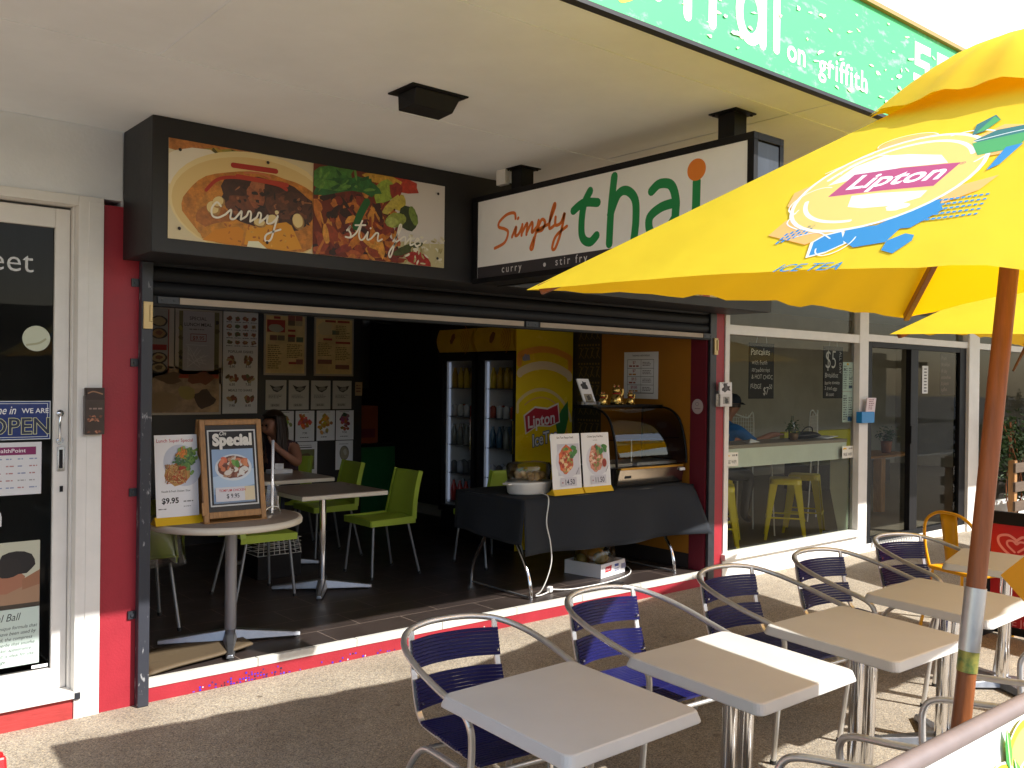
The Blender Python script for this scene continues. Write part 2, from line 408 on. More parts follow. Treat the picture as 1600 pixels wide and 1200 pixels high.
def dish(F, cx, cy, rx, ry, pal, n=40, plate=(236, 234, 230), rot=0.0, green=((60, 110, 40), (90, 140, 50)), gn=6):
    """a plated dish in a printed photograph"""
    if plate:
        F.ell(cx, cy, rx * 1.25, ry * 1.22, ink(200, 200, 204), rot); F.ell(cx, cy, rx * 1.2, ry * 1.17, ink(*plate), rot)
    F.blob(cx, cy, rx, ry, fink(*pal[0]), rot, .08, 22)
    for i in range(n):
        a = random.uniform(0, 2 * PI); q = math.sqrt(random.random()) * .82
        x, y = rx * q * math.cos(a), ry * q * math.sin(a); c = random.choice(pal)
        F.blob(cx + x * math.cos(rot) - y * math.sin(rot), cy + x * math.sin(rot) + y * math.cos(rot), rx * random.uniform(.1, .26), ry * random.uniform(.06, .16), fink(*c), random.uniform(0, PI), .25, 9)
    for i in range(gn):
        a = random.uniform(.2, 1.6); F.blob(cx + rx * .75 * math.cos(a), cy + ry * .75 * math.sin(a), rx * .26, ry * .13, fink(*random.choice(green)), random.uniform(0, PI), .2, 9)
# ------------------------------------------------------------------ the setting
g = MB(); g.add([(-40, .02, TS * .02), (60, .02, TS * .02), (60, -7.5, -TS * 7.5), (-40, -7.5, -TS * 7.5)], [(0, 3, 2, 1)])
struct(g.build('pavement', m_pave))
m_road = mat('asphalt', (.11, .11, .112), .9, var=.3, vs_=30, bump=.3, bs=90)
zk = -TS * 7.5
g = MB(); g.box(-40, 60, -7.65, -7.5, zk - .3, zk + .0)
struct(g.build('kerb', m_stone))
g = MB(); g.add([(-200, -7.6, zk - .13), (200, -7.6, zk - .13), (200, -220, zk - .13), (-200, -220, zk - .13)], [(0, 3, 2, 1)])
struct(g.build('road', m_road))
g = MB(); g.box(1.36, 6.06, .004, 7.5, .02, .115)
struct(g.build('shop_floor', m_tile))
g = MB(); g.box(6.3, 18, .05, 5, .0, .10)
struct(g.build('cafe_floor', mat('cafe_floor_mat', lin((96, 88, 78)), .5, var=.2, vs_=3)))
g = MB(); g.box(-8, 1.28, .16, 5, .0, .1)
struct(g.build('massage_shop_floor', mat('dark_carpet', lin((50, 44, 42)), .9)))

# the row of shops: walls, pillars, step, inner walls
B = thing('shop_building', 'white walled row of shops with red painted pillars either side of the open restaurant', 'building', (1.35, 0, 0))
g = MB(); g.box(-9, 19, 0.01, .25, 2.96, 13); g.box(-9, 1.44, .002, .2, 2.525, 2.868); g.box(6.3, 19, .02, .2, 2.62, 2.868); g.box(1.44, 6.3, .02, .2, 2.5, 2.868)
g.build('wall', m_wallw, B)
for x0, x1 in ((1.352, 1.56), (6.147, 6.284)):
    g = MB(); g.box(x0, x1, 0, .16, -.02, 2.497); g.build('red_pillar', m_red, B, bevel=.004)
g = MB(); g.box(1.561, 6.147, -.002, .06, -.03, .073); r_ = g.build('red_riser', m_red, B)
F = Flat((0, -.002, 0), *FAC, lift=.0006, step=.00002); F.on('exposed_tiles'); ti = ink(60, 44, 190, .3)
for i in range(150):
    c = random.choice(((1.98, .28), (2.3, .14), (2.72, .2), (2.05, .2), (3.6, .5), (3.15, .3), (2.15, .12)))
    x = round(random.gauss(c[0], c[1] * .5) / .017) * .017; z = round(random.uniform(-.0, .066) * random.random() ** (.9 if x < 2.3 else 2.2) / .014) * .014 + .004
    if 1.62 < x < 5.9 and z < .058 and random.random() < (1 if 1.85 < x < 2.6 else .5):
        w = random.uniform(.006, .012); F.rect(x, z, x + w, z + random.uniform(.005, .0105), random.choice((ti, ti, ti, ink(40, 30, 110), ink(30, 26, 60), ink(90, 70, 190)) if random.random() > .06 else (ink(214, 196, 190),)))
F.done(B)
g = MB(); x = 1.561
while x < 6.14:
    x2 = min(x + .62, 6.147); g.box(x, x2 - .003, -.007, .03, .0735, .1195); x = x2
g.build('white_sill', m_stone, B, bevel=.003)
g = MB(); g.box(1.3, 4.96, 3.62, 3.75, .1, 2.9); g.build('inner_back_wall', m_dwall, B)
g = MB(); g.box(4.96, 5.0, 3.75, 7.5, .1, 2.9); g.box(4.9, 6.3, 7.4, 7.5, .1, 2.9); g.box(1.3, 18, 7.5, 7.6, 0, 2.9); g.build('inner_side_wall', m_dwall2, B); g = MB(); g.box(1.29, 1.355, .17, 7.5, .1, 2.9); g.build('inner_left_wall', m_white, B)
g = MB(); g.box(6.05, 6.14, .165, 1.2, .24, 2.9); g.build('ochre_wall', m_orange, B)
g = MB(); g.box(6.05, 6.14, .004, .162, .116, 2.9); g.build('shaded_pillar_side', m_redshade, B)  # inner side of the red pillar, its shade painted in
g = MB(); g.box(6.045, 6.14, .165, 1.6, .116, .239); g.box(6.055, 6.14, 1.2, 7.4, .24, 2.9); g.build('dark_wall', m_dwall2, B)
F = Flat((6.05, 1.52, 0), *SIDE); F.on('ornamental_panel'); gd = mat('gilt', lin((120, 100, 48)), .4, .4)
F.panel(0, .9, .32, 2.6, ink(44, 38, 26), .02)
for j in range(9):
    z = 1.0 + j * .175
    for i in range(8): F.k -= F.step; F.rect(.015 + i * .037, z + .12, .036 + i * .037, z + .137, gd)
    for q in range(4):
        F.stroke([(.03 + q * .075, z + .01), (.06 + q * .075, z + .09), (.03 + q * .075, z + .1)], .008, gd, 4); F.stroke([(.09 + q * .07, z + .005), (.05 + q * .07, z + .05), (.085 + q * .07, z + .1)], .006, gd, 4)
F.done(B)
g = MB(); g.box(-9, 1.29, 4, 4.1, 0, 2.9); g.box(-9, -8.9, .2, 4, 0, 2.9); g.build('massage_shop_wall', m_dwall2, B)
g = MB(); g.box(6.2, 18.1, 4.6, 4.7, 0, 2.9); g.box(18, 18.1, .2, 4.6, 0, 2.9); g.box(6.142, 6.3, .17, 7.5, 0, 2.9); g.build('cafe_wall', m_cafew, B)
g = MB(); g.box(-9, 19, .26, 7.7, 2.9, 2.95); g.build('ceiling', m_white, B)

A_ = thing('awning', 'flat cantilevered footpath awning with plain cream painted underside', 'awning', (2, -1.3, 2.869))
g = MB(); g.box(-9, 19, -2.61, -.0, 2.869, 2.95); g.build('soffit', m_soffit, A_)
g = MB(); 
for y in (-1.22, -2.38): g.box(-9, 19, y - .006, y + .006, 2.8655, 2.8688)
for x in (-1.2, 1.2, 3.6, 6.0, 8.4): g.box(x - .005, x + .005, -2.6, -1.228, 2.8662, 2.8686)
g.build('cover_strip', m_soffit, A_)
g = MB(); g.box(-9, 19, -2.648, -2.612, 2.858, 2.8725); g.build('edge_trim', m_black, A_)

m_gsign = mat('faded_green_paint', lin((66, 178, 110)), .5, vs_=7, col2=lin((176, 216, 182)), fac=(.26, .44), stretch=(1, 1, 2.2), detail=9)
GS = thing('awning_sign', 'long faded green fascia sign with peeling white lettering along the awning edge', 'sign', (3, -2.64, 3.1))
g = MB(); g.box(-6, 7.4, -2.64, -2.615, 2.873, 3.33); g.build('board', m_gsign, GS)
g = MB(); g.box(-6, 7.4, -2.66, -2.6, 3.331, 3.35); g.build('top_trim', mat('tan_trim', lin((150, 126, 70)), .6), GS)
F = Flat((0, -2.64, 0), *FAC); F.on('lettering'); wh = mat('faded_white_vinyl', lin((238, 240, 234)), .5, var=.08, vs_=20)
def gs(pts, w=.045): F.stroke(pts, w, wh)
gs([(2.40, 2.985), (2.40, 3.16)]); gs([(2.40, 3.10), (2.44, 3.16), (2.50, 3.16)])
F.stroke([(2.22, 2.93), (2.27, 2.955), (2.30, 3.0)], .04, ink(240, 200, 60))
gs([(2.56, 2.96), (2.56, 3.17)]); gs([(2.545, 3.23), (2.548, 3.235)], .05)
gs([(2.70, 2.965), (2.70, 3.16)]); gs([(2.70, 3.09), (2.74, 3.155), (2.80, 3.155)])
F.ring(2.93, 3.06, .07, .095, .045, wh); gs([(3.01, 2.965), (3.01, 3.25)])
gs([(3.10, 2.97), (3.10, 3.25)])
F.on('small_lettering'); F.text('on', 3.17, 2.945, .13, wh, .02); F.on('street_lettering'); F.text('griffith', 3.40, 2.94, .13, wh, .015, sp=.06)
F.on('numeral')
for x in (4.20, 4.42):
    F.poly([(x, 3.09), (x + .155, 3.09), (x + .155, 3.2), (x + .06, 3.2), (x + .06, 3.235), (x + .165, 3.235), (x + .165, 3.275), (x + .01, 3.275), (x + .01, 3.165), (x + .11, 3.165), (x + .11, 3.125), (x, 3.125)], wh)
F.on('peeling_patch')
for i in range(80):
    F.blob(random.uniform(2.2, 4.8), random.uniform(2.9, 3.31), random.uniform(.006, .028), random.uniform(.003, .009), random.choice((wh, ink(214, 206, 172), ink(180, 214, 180))), random.uniform(-.3, .4), .5, 8)
F.done(GS)

# ------------------------------------------------------------------ the massage shop on the left
MS = thing('shopfront', 'white aluminium framed shop front with a dark glazed door at the far left', 'shop front', (.6, 0, 0))
g = MB(); g.box(1.235, 1.35, -.012, .14, -.02, 2.524); g.box(1.28, 1.3495, -.016, -.012, .0, 2.5); g.box(-9, 1.2345, -.012, .14, 2.478, 2.524); g.box(1.2251, 1.2349, .05, .14, .1, 2.477)
g.build('frame', m_frame, MS, bevel=.003)
g = MB(); g.box(-9, 1.234, -.03, .14, .102, .132); g.build('threshold', m_frame, MS, bevel=.003)
g = MB(); g.box(-9, 1.232, -.006, .1, -.05, .1015); g.build('plinth', m_redd, MS)
dr = MB(); dr.box(1.155, 1.2225, .085, .13, .134, 2.465); dr.box(.32, 1.1548, .085, .13, .134, .235); dr.box(.32, 1.1548, .085, .13, 2.372, 2.465); dr.box(.25, .3195, .085, .13, .134, 2.465)
door = dr.build('door', m_frame, MS, bevel=.003)
def sub(mb, name, mats, par, **k): return mb.build(name, mats, par, **k)
g = MB(); g.add([(.318, .108, .233), (1.157, .108, .233), (1.157, .108, 2.374), (.318, .108, 2.374)], [(0, 1, 2, 3)]); sub(g, 'pane', m_dglass, door)
g = MB(); g.tube(spline([(1.182, .085, 1.47), (1.178, .05, 1.468), (1.174, .04, 1.44), (1.174, .04, 1.37), (1.178, .05, 1.342), (1.182, .085, 1.34)], 5), .006, 8)
for z in (1.472, 1.338): g.cyl((1.184, .086, z), (1.184, .077, z), .017)
sub(g, 'handle', m_chrome, door)
g = MB(); g.box(1.172, 1.206, .079, .0848, 1.19, 1.31); sub(g, 'lock_plate', m_chrome, door, bevel=.002)
g = MB(); g.box(1.181, 1.197, .0775, .0789, 1.205, 1.295); g.box(1.186, 1.2, .078, .0848, 1.09, 1.118); sub(g, 'latch', m_black2, door)
F = Flat((0, .107, 0), *FAC, lift=.0008); F.on('lettering'); sv = ink(204, 206, 206)
F.text('Street', 1.066, 2.148, .15, sv, -.004, align='r'); F.on('small_lettering'); F.text('n', .95, .94, .17, sv, 0, align='r')
F.on('white_tab'); F.rect(1.075, .243, 1.146, .258, ink(236, 236, 236))
for o in F.done(None).values():
    o.data.transform(M.Translation(-(MS.location))); o.parent = door
g = MB(); g.box(-9, .249, .085, .13, .134, .235); g.box(-9, .249, .085, .13, 2.372, 2.465); g.box(-1.4, -1.33, .085, .13, .236, 2.371); g.build('fixed_frame', m_frame, MS)
g = MB(); g.add([(-9, .108, .233), (.2495, .108, .233), (.2495, .108, 2.374), (-9, .108, 2.374)], [(0, 1, 2, 3)]); g.build('window_pane', m_dglass, MS)
g = MB(); g.box(1.232, 1.262, -.024, -.0125, .095, .125); g.build('floor_bolt', m_steel, MS)

def pos(name, label, cat, o, group=None): return thing(name, label, cat, o, 0, group)
t = pos('open_sign', 'blue rectangular sign reading come in we are open on the glass door', 'sign', (.92, .1, 1.44))
F = Flat((0, .106, 0), *FAC, lift=.003); bl = ink(28, 48, 108, .25)
F.on('board'); F.panel(.70, 1.347, 1.146, 1.532, ink(190, 196, 200), .002); F.rect(.705, 1.351, 1.142, 1.528, bl); F.frame(.715, 1.358, 1.134, 1.521, .003, ink(190, 196, 200))
F.on('script_lettering'); F.text('Come in', .85, 1.47, .055, ink(226, 226, 226), .006, .3, .75); F.on('small_lettering'); F.text('WE ARE', 1.02, 1.474, .033, ink(226, 226, 226), .01)
F.on('open_lettering'); F.text('OPEN', .872, 1.375, .108, ink(190, 190, 150), .035, 0, .98); F.text('OPEN', .872, 1.375, .108, ink(20, 34, 60), .008, 0, .98)
F.done(t)
t = pos('paper_notice', 'white health fund notice with purple heading stuck under the open sign', 'notice', (1, .1, 1.2))
F = Flat((0, .106, 0), *FAC, lift=.0025); F.panel(.80, 1.085, 1.108, 1.335, ink(206, 206, 208), .001); F.rect(.80, 1.275, 1.084, 1.313, ink(120, 24, 84)); F.text('HealthPoint', .896, 1.287, .026, ink(232, 226, 230), .006, sx=1.15)
for i in range(5):
    for j in range(4): F.lines(.905 + j * .05, 1.25 - i * .034, .94 + j * .05, 1.262 - i * .034, 1, ink(*random.choice(((130, 140, 170), (150, 150, 150), (170, 120, 120)))))
F.done(t)
t = pos('massage_poster', 'tall poster of a person lying down above an italic text block, on the door', 'poster', (1, .1, .55))
F = Flat((0, .106, 0), *FAC, lift=.0025); F.on('picture'); F.panel(.60, .545, 1.106, .862, ink(178, 178, 158), .001)
F.poly([(.60, .56), (1.106, .56), (1.106, .66), (1.0, .69), (.8, .66), (.6, .7)], ink(150, 118, 92)); F.blob(.965, .67, .075, .05, ink(150, 100, 76), .3); F.poly([(1.03, .68), (1.106, .72), (1.106, .65), (1.03, .63)], ink(140, 96, 70))
F.blob(1.01, .762, .075, .055, ink(22, 18, 18), -.2); F.blob(.97, .742, .055, .05, ink(28, 22, 20), .2); F.rect(.60, .545, 1.106, .565, ink(60, 50, 40))
F.on('text_panel'); F.panel(.60, .27, 1.106, .543, ink(184, 198, 190), .001)
F.text('Herbal Ball', 1.02, .488, .05, ink(26, 30, 30), 0, .3, .85, 'r'); 
for i, s_ in enumerate(('with unique formula that', 'herbs have been used by', 'heated, the compress', 'many herbs that soothe', 'or skin appearance', 'feet. It is ideal for use', 'massage.')):
    xr = (1.095, 1.09, 1.075, 1.085, 1.07, 1.082, .965)[i]; F.text(s_, xr, .447 - i * .0262, .0235, ink(30, 36, 36), .002, .3, .92, 'r')
F.done(t)
t = pos('round_sticker', 'pale round sticker on the dark glass door above the open sign', 'sticker', (1.08, .1, 1.83)); F = Flat((0, .106, 0), *FAC, lift=.0025); F.ell(1.08, 1.832, .061, .061, ink(190, 194, 172)); F.stroke([(1.04, 1.80), (1.09, 1.81), (1.12, 1.83)], .01, ink(160, 160, 130)); F.done(t)
t = pos('brochure_box', 'small brown box of leaflets fixed to the white door frame', 'box', (1.3, -.03, 1.37))
g = MB(); g.box(1.262, 1.352, -.052, -.0165, 1.372, 1.56); g.build('box', mat('smoked_plastic', lin((62, 50, 44)), .3, var=.2, vs_=20), t, bevel=.003)
F = Flat((0, -.052, 0), *FAC); F.on('leaflet'); F.rect(1.268, 1.54, 1.35, 1.595, ink(52, 36, 30)); F.stroke([(1.275, 1.572), (1.3, 1.58), (1.34, 1.568)], .006, ink(150, 110, 80))
F.on('leaflet_print')
for i in range(26): F.blob(random.uniform(1.275, 1.34), random.choice((1.385, 1.44, 1.445, 1.46)), .008, .004, ink(*random.choice(((150, 96, 70), (176, 120, 90), (110, 70, 50)))), random.uniform(0, 3), .4, 7)
F.lines(1.28, 1.49, 1.34, 1.505, 1, ink(140, 120, 110)); F.done(t)
g = MB(); g.box(1.266, 1.352, -.046, -.02, 1.56, 1.598); g.build('leaflets', ink(60, 44, 38), t)

# ------------------------------------------------------------------ roller shutter, black box and hanging signs
SH = thing('roller_shutter', 'black roller shutter raised over the restaurant opening between two steel posts', 'shutter', (1.55, -.03, 0))
for x0, x1 in ((1.522, 1.578), (6.062, 6.143)):
    g = MB(); g.box(x0, x1, -.052 if x0 < 2 else -.03, -.002, 0 if x0 < 2 else .02, 2.232); g.build('guide_post', m_chip if x0 < 2 else m_steel, SH, bevel=.004)
g = MB(); prof = []
z = 2.068
while z < 2.49:
    for i in range(8): prof.append((-.012 * math.sin(PI * i / 8) - .0, z + .0755 * i / 8))
    z += .0755
    prof.append((.006, z - .002))
vs_ = [(x, p[0] - .004, p[1]) for x in (1.578, 6.062) for p in prof]; k = len(prof)
g.add(vs_, [(i, i + k, i + k + 1, i + 1) for i in range(k - 1)]); g.build('curtain', m_black2, SH)
g = MB(); g.box(1.58, 6.06, -.028, .03, 2.012, 2.0665); g.build('bottom_rail', m_black2, SH, bevel=.003)
g = MB(); g.box(1.72, 4.05, -.031, -.0285, 2.029, 2.062); g.box(4.2, 6.0, -.031, -.0285, 2.029, 2.062); g.build('rail_strip', mat('pale_strip', lin((178, 160, 140)), .6, var=.14, vs_=14, stretch=(.5, 1, 3)), SH)
for x in (1.66, 4.12, 6.02):
    g = MB(); g.box(x - .055, x + .055, -.037, -.029, 2.026, 2.064)
    for dx in (-.03, .03): g.cyl((x + dx, -.037, 2.045), (x + dx, -.041, 2.045), .006, n=8)
    g.build('lock_bracket', m_steel, SH, bevel=.002)
for z in (2.125, 1.725, 1.075, .46):
    g = MB(); g.box(1.485, 1.52, -.012, -.001, z - .02, z + .02); g.cyl((1.505, -.012, z), (1.505, -.018, z), .009, n=8); g.build('wall_bracket', m_steel, SH)
brs = mat('brass_plate', lin((196, 170, 120)), .35, .3)
for x, y in ((1.553, -.053), (6.125, -.031)):
    g = MB(); g.box(x - .025, x + .02, y - .012, y, 1.895, 2.03); g.box(x + .004, x + .016, y - .02, y - .0121, 1.93, 2.015)
    for z in (1.908, 2.02): g.cyl((x - .012, y - .012, z), (x - .012, y - .015, z), .004, n=8)
    g.build('lock_case', brs, SH, bevel=.002)

BX = thing('bulkhead_box', 'long black box over the shutter carrying food photographs of curry and stir fries', 'sign box', (1.45, -.2, 2.25))
g = MB(); g.box(1.443, 6.335, -.42, -.001, 2.234, 2.868); g.build('box', m_black, BX, bevel=.004)
g = MB(); g.box(1.445, 1.4465, -.41, -.02, 2.24, 2.86)
def food_panel(x0, x1, z0, z1, split):
    F = Flat((x0, -.4215, z0), *FAC, lift=.004, step=.00002); W, H = x1 - x0, z1 - z0
    F.on('panel'); F.panel(0, 0, W, H, ink(212, 196, 160), .003)
    # curry bowl on the left part
    s = split; c1 = (.45 * s + .05, .42 * H)
    def clip(pts, a, b): return [(min(max(x, a), b), min(max(y, .0), H)) for x, y in pts]
    def B(cx, cy, rx, ry, col, rot=0, jit=.12, n=16, a=0, b=None):
        pts = []
        for i in range(n):
            q = 2 * PI * i / n; e = 1 + random.uniform(-jit, jit); x, y = rx * e * math.cos(q), ry * e * math.sin(q)
            pts.append((cx + x * math.cos(rot) - y * math.sin(rot), cy + x * math.sin(rot) + y * math.cos(rot)))
        F.poly(clip(pts, a, s if b is None else b), col if not isinstance(col, tuple) else fink(*col))
    F.on('curry_picture')
    B(.1 * s, H * .98, .5 * s, .1 * H, (190, 120, 60)); B(.33 * s, H * .9, .16 * s, .09 * H, (150, 140, 60), 0, .3); 
    for i in range(14): B(random.uniform(.28, .55) * s, random.uniform(.86, .97) * H, .03 * s, .02 * H, random.choice(((90, 80, 30), (180, 150, 60), (70, 90, 30))), random.uniform(0, 3), .3, 8)
    B(.16 * s, .72 * H, .3 * s, .22 * H, (226, 216, 196), .1)
    B(.60 * s, .44 * H, .60 * s, .56 * H, (226, 204, 150), 0, .0, 40); B(.60 * s, .42 * H, .58 * s, .52 * H, (216, 186, 126), 0, .0, 40)
    B(.62 * s, .36 * H, .53 * s, .44 * H, (196, 122, 44), 0, .02, 40); B(.40 * s, .30 * H, .26 * s, .26 * H, (204, 132, 50), .3); B(.30 * s, .26 * H, .12 * s, .12 * H, (176, 104, 44)); 
    B(.66 * s, .47 * H, .34 * s, .28 * H, (66, 34, 24), -.1, .1, 24); B(.48 * s, .42 * H, .11 * s, .12 * H, (112, 60, 38), 0, .2); B(.78 * s, .48 * H, .12 * s, .13 * H, (96, 52, 34), 0, .2); B(.9 * s, .5 * H, .12 * s, .15 * H, (80, 42, 28), -.6, .15)
    B(.58 * s, .55 * H, .065 * s, .14 * H, (150, 82, 50), .1); B(.59 * s, .66 * H, .05 * s, .06 * H, (170, 100, 62)); 
    for i in range(70): B(random.uniform(.42, .98) * s, random.uniform(.3, .62) * H, random.uniform(.01, .035) * s, random.uniform(.008, .025) * H, random.choice(((50, 24, 18), (120, 66, 40), (84, 44, 30), (150, 92, 56), (40, 20, 16))), random.uniform(0, 3), .35, 8)
    F.stroke([(.24 * s, .53 * H), (.32 * s, .66 * H), (.46 * s, .71 * H), (.72 * s, .70 * H), (.8 * s, .66 * H)], .035 * H, ink(170, 52, 36)); F.stroke([(.42 * s, .83 * H), (.72 * s, .84 * H)], .055 * H, ink(166, 44, 32)); F.stroke([(.45 * s, .72 * H), (.80 * s, .71 * H)], .05 * H, ink(176, 58, 40)); F.stroke([(.50 * s, .77 * H), (.6 * s, .79 * H), (.68 * s, .76 * H)], .02 * H, ink(196, 110, 70))
    B(.38 * s, .13 * H, .18 * s, .1 * H, (206, 134, 40), .2, .05); F.poly(clip([(.5 * s, .02 * H), (.52 * s, .2 * H), (.80 * s, .31 * H), (.84 * s, .28 * H), (.92 * s, .04 * H), (.8 * s, -.02)], 0, s), ink(216, 148, 48)); F.poly(clip([(.22 * s, .02 * H), (.3 * s, .14 * H), (.46 * s, .2 * H), (.5 * s, .16 * H), (.48 * s, .0)], 0, s), ink(208, 132, 40))
    for i in range(30): B(random.uniform(.3, .88) * s, random.uniform(.03, .24) * H, .012 * s, .01 * H, random.choice(((190, 112, 34), (226, 168, 70), (176, 96, 30))), random.uniform(0, 3), .3, 7)
    for (a, b, r1, r2, ro) in ((.29, .35, .045, .075, .7), (.325, .42, .045, .055, .6), (.89, .33, .045, .09, .2), (.70, .31, .045, .055, .2), (.61, .26, .045, .045, 0)):
        B(a * s, b * H, r1 * s, r2 * H, (176, 130, 70), ro, .03, 20); B(a * s - .004, b * H + .006, r1 * s * .86, r2 * H * .86, (226, 200, 140), ro, .03, 20)
    B(.73 * s, .40 * H, .014 * s, .022 * H, (232, 214, 160), .5); F.poly(clip([(.52 * s, 0), (.53 * s, .06 * H), (.6 * s, .07 * H), (.66 * s, 0)], 0, s), ink(226, 222, 190))
    F.on('stir_fry_picture'); a, b = s, W; w = b - a
    k = F.k; F.rect(a, 0, b, H, ink(110, 46, 30)); 
    def D(cx, cy, rx, ry, col, rot=0, jit=.2, n=12): B(a + cx * w, cy * H, rx * w, ry * H, col, rot, jit, n, a, b)
    D(.9, .55, .36, .62, (214, 206, 200), 0, .03, 30); D(.85, .1, .3, .2, (196, 184, 140), 0, .2)
    for i in range(190):
        x = random.uniform(0, .66); y = random.uniform(0, .82 - .25 * x)
        D(x, y, random.uniform(.02, .07), random.uniform(.015, .06), random.choice(((150, 60, 30), (176, 84, 40), (96, 34, 24), (60, 26, 20), (196, 112, 44), (120, 40, 30), (210, 140, 56), (50, 22, 18), (140, 50, 34))), random.uniform(0, 3), .35, 9)
    for i in range(9): D(random.uniform(.05, .6), random.uniform(.05, .5), .06, .04, random.choice(((206, 120, 40), (220, 150, 60))), random.uniform(0, 3), .3, 10)
    D(.62, .92, .16, .1, (190, 60, 40)); D(.5, .96, .14, .06, (210, 160, 60)); D(.52, .82, .1, .13, (150, 170, 60), .5); D(.63, .72, .06, .1, (196, 176, 70)); D(.6, .85, .05, .1, (150, 46, 36), -.5); D(.56, .66, .1, .05, (200, 180, 80), .8)
    D(.12, .9, .16, .12, (70, 120, 50), .2, .3); D(.2, .8, .26, .08, (40, 96, 44), .25, .25); D(.36, .83, .14, .1, (44, 104, 48), -.2, .3); D(.1, .78, .14, .06, (80, 130, 50), 0, .3)
    for i in range(16): D(random.uniform(.02, .45), random.uniform(.74, .97), .04, .02, random.choice(((56, 110, 46), (100, 146, 60), (34, 84, 40))), random.uniform(0, 3), .3, 8)
    F.stroke([(a + .30 * w, .36 * H), (a + .33 * w, .5 * H), (a + .38 * w, .66 * H)], .05 * w, ink(34, 92, 44)); 
    D(.70, .54, .075, .15, (50, 60, 28), .35, .06); D(.74, .58, .03, .12, (120, 140, 60), .4, .06); D(.60, .5, .085, .085, (150, 160, 70), .3, .06); D(.57, .47, .05, .06, (176, 184, 96), .3, .06)
    D(.78, .07, .12, .1, (170, 40, 34), -.4, .05); D(.7, .18, .13, .05, (74, 80, 40), .4, .1); 
    for i in range(40): D(random.uniform(.68, 1), random.uniform(0, .35), .02, .014, random.choice(((206, 196, 160), (226, 220, 200), (180, 166, 110))), random.uniform(0, 3), .3, 7)
    return F, W, H, s
F, W_, H_, s_ = food_panel(1.516, 3.096, 2.303, 2.773, .744)
F.on('lettering'); wv = ink(240, 232, 216)
def st(pts, ox, oy, k, w=.0095): F.stroke([(ox + x * k, oy + y * k) for x, y in pts], w, wv, 7)
ox, oy, k = .205, .12, .081           # 'curry' in brush script
for p in ([(.55, .75), (.3, .95), (.0, .55), (.05, .12), (.4, .05), (.85, .3)], [(.85, .3), (1.15, .6), (1.2, .5), (1.15, .1), (1.4, .1), (1.7, .45), (1.85, .6), (1.8, .1)], [(1.8, .1), (2.15, .35), (2.3, .66), (2.45, .58), (2.4, .05)], [(2.4, .05), (2.8, .35), (2.95, .66), (3.1, .56), (3.0, .05)], [(3.0, .05), (3.4, .4), (3.55, .56), (3.5, .1), (3.85, .15), (4.2, .55)], [(4.2, .62), (4.0, -.1), (3.75, -.9), (3.4, -1.0), (3.5, -.6), (4.4, -.2)]): st(p, ox, oy, k)
F.on('stir_fries_lettering'); ox, oy, k = .925, .10, .078          # 'stir fries', its end rubbed away
for p in ([(.1, .1), (.45, .1), (.5, .35), (.35, .6), (.5, .9), (.2, .55)], [(.5, .1), (.95, .5), (1.4, 1.35)], [(1.3, 1.0), (1.15, .4), (1.25, .05), (1.5, .1), (1.85, .6)], [(.85, .98), (1.65, 1.08)], [(1.85, .62), (1.8, .12), (2.1, .2), (2.5, .62), (2.7, .62)], [(2.05, .9), (2.08, .93)], [(2.7, .62), (2.65, .1), (3.0, .25)], [(3.9, .2), (4.3, .7), (4.6, 1.35), (4.45, 1.4), (4.2, .6), (3.85, -.6), (3.65, -.95), (3.6, -.6), (4.1, .1), (4.5, .4)], [(4.5, .4), (4.8, .62), (4.95, .55), (4.9, .1)], [(4.9, .1), (5.4, .6), (5.35, .1), (5.65, .2)], [(5.75, .3), (6.1, .55), (5.95, .62), (5.75, .3), (5.9, .08), (6.2, .2)], [(6.5, .35), (6.75, .55)]): st(p, ox, oy, k)
F.on('screw_head')
for x, y in ((.05, .42), (.05, .05), (.49, .43), (.49, .03), (1.53, .42), (1.53, .05)): F.ell(x, y, .008, .008, ink(40, 30, 26))
F.done(BX)
F, *_ = food_panel(3.9, 5.62, 2.303, 2.773, .9); F.done(BX)

BS = thing('hanging_sign', 'black framed white sign box with green and orange restaurant name hung under the awning', 'sign', (3.4, -1.4, 2.22))
g = MB(); x0, x1, y0, y1, z0, z1 = 3.30, 3.52, -2.40, -.43, 2.225, 2.735
g.box(x0 + .014, x1 - .014, y0 + .012, y1 - .002, z0 + .005, z1 - .012); g.build('box', m_black2, BS)
fr = MB()
for xx in ((x0, x0 + .03), (x1 - .03, x1)):
    fr.box(*xx, y0, y1, z0, z0 + .03); fr.box(*xx, y0, y1, z1 - .032, z1); fr.box(*xx, y0, y0 + .035, z0 + .03, z1 - .032); fr.box(*xx, y1 - .045, y1, z0 + .03, z1 - .032)
fr.box(x0 + .03, x1 - .03, y0, y0 + .03, z1 - .032, z1); fr.box(x0 + .03, x1 - .03, y0, y0 + .03, z0, z0 + .03)
fr.box(x0 + .03, x1 - .03, y0 + .03, y1, z1 - .01, z1)
fr.build('frame', m_black2, BS, bevel=.002)
g = MB(); g.box(x0 + .034, x1 - .034, y0 + .004, y0 + .0118, z0 + .03, z1 - .04); g.build('end_panel', mat('scratched_black', lin((52, 58, 68)), .4, vs_=26, col2=lin((30, 33, 40)), stretch=(1, 1, .12)), BS)
F = Flat((x0 + .006, 0, 0), *SIDE); F.on('face'); F.panel(.475, .0 + 2.255, 2.365, 2.703, mat('sign_white', lin((244, 243, 240)), .4, var=.05, vs_=3), .003); F.rect(.476, 2.2555, 2.364, 2.32, ink(52, 48, 52))
F.on('green_lettering'); gr = ink(28, 136, 74, .4); q = .046
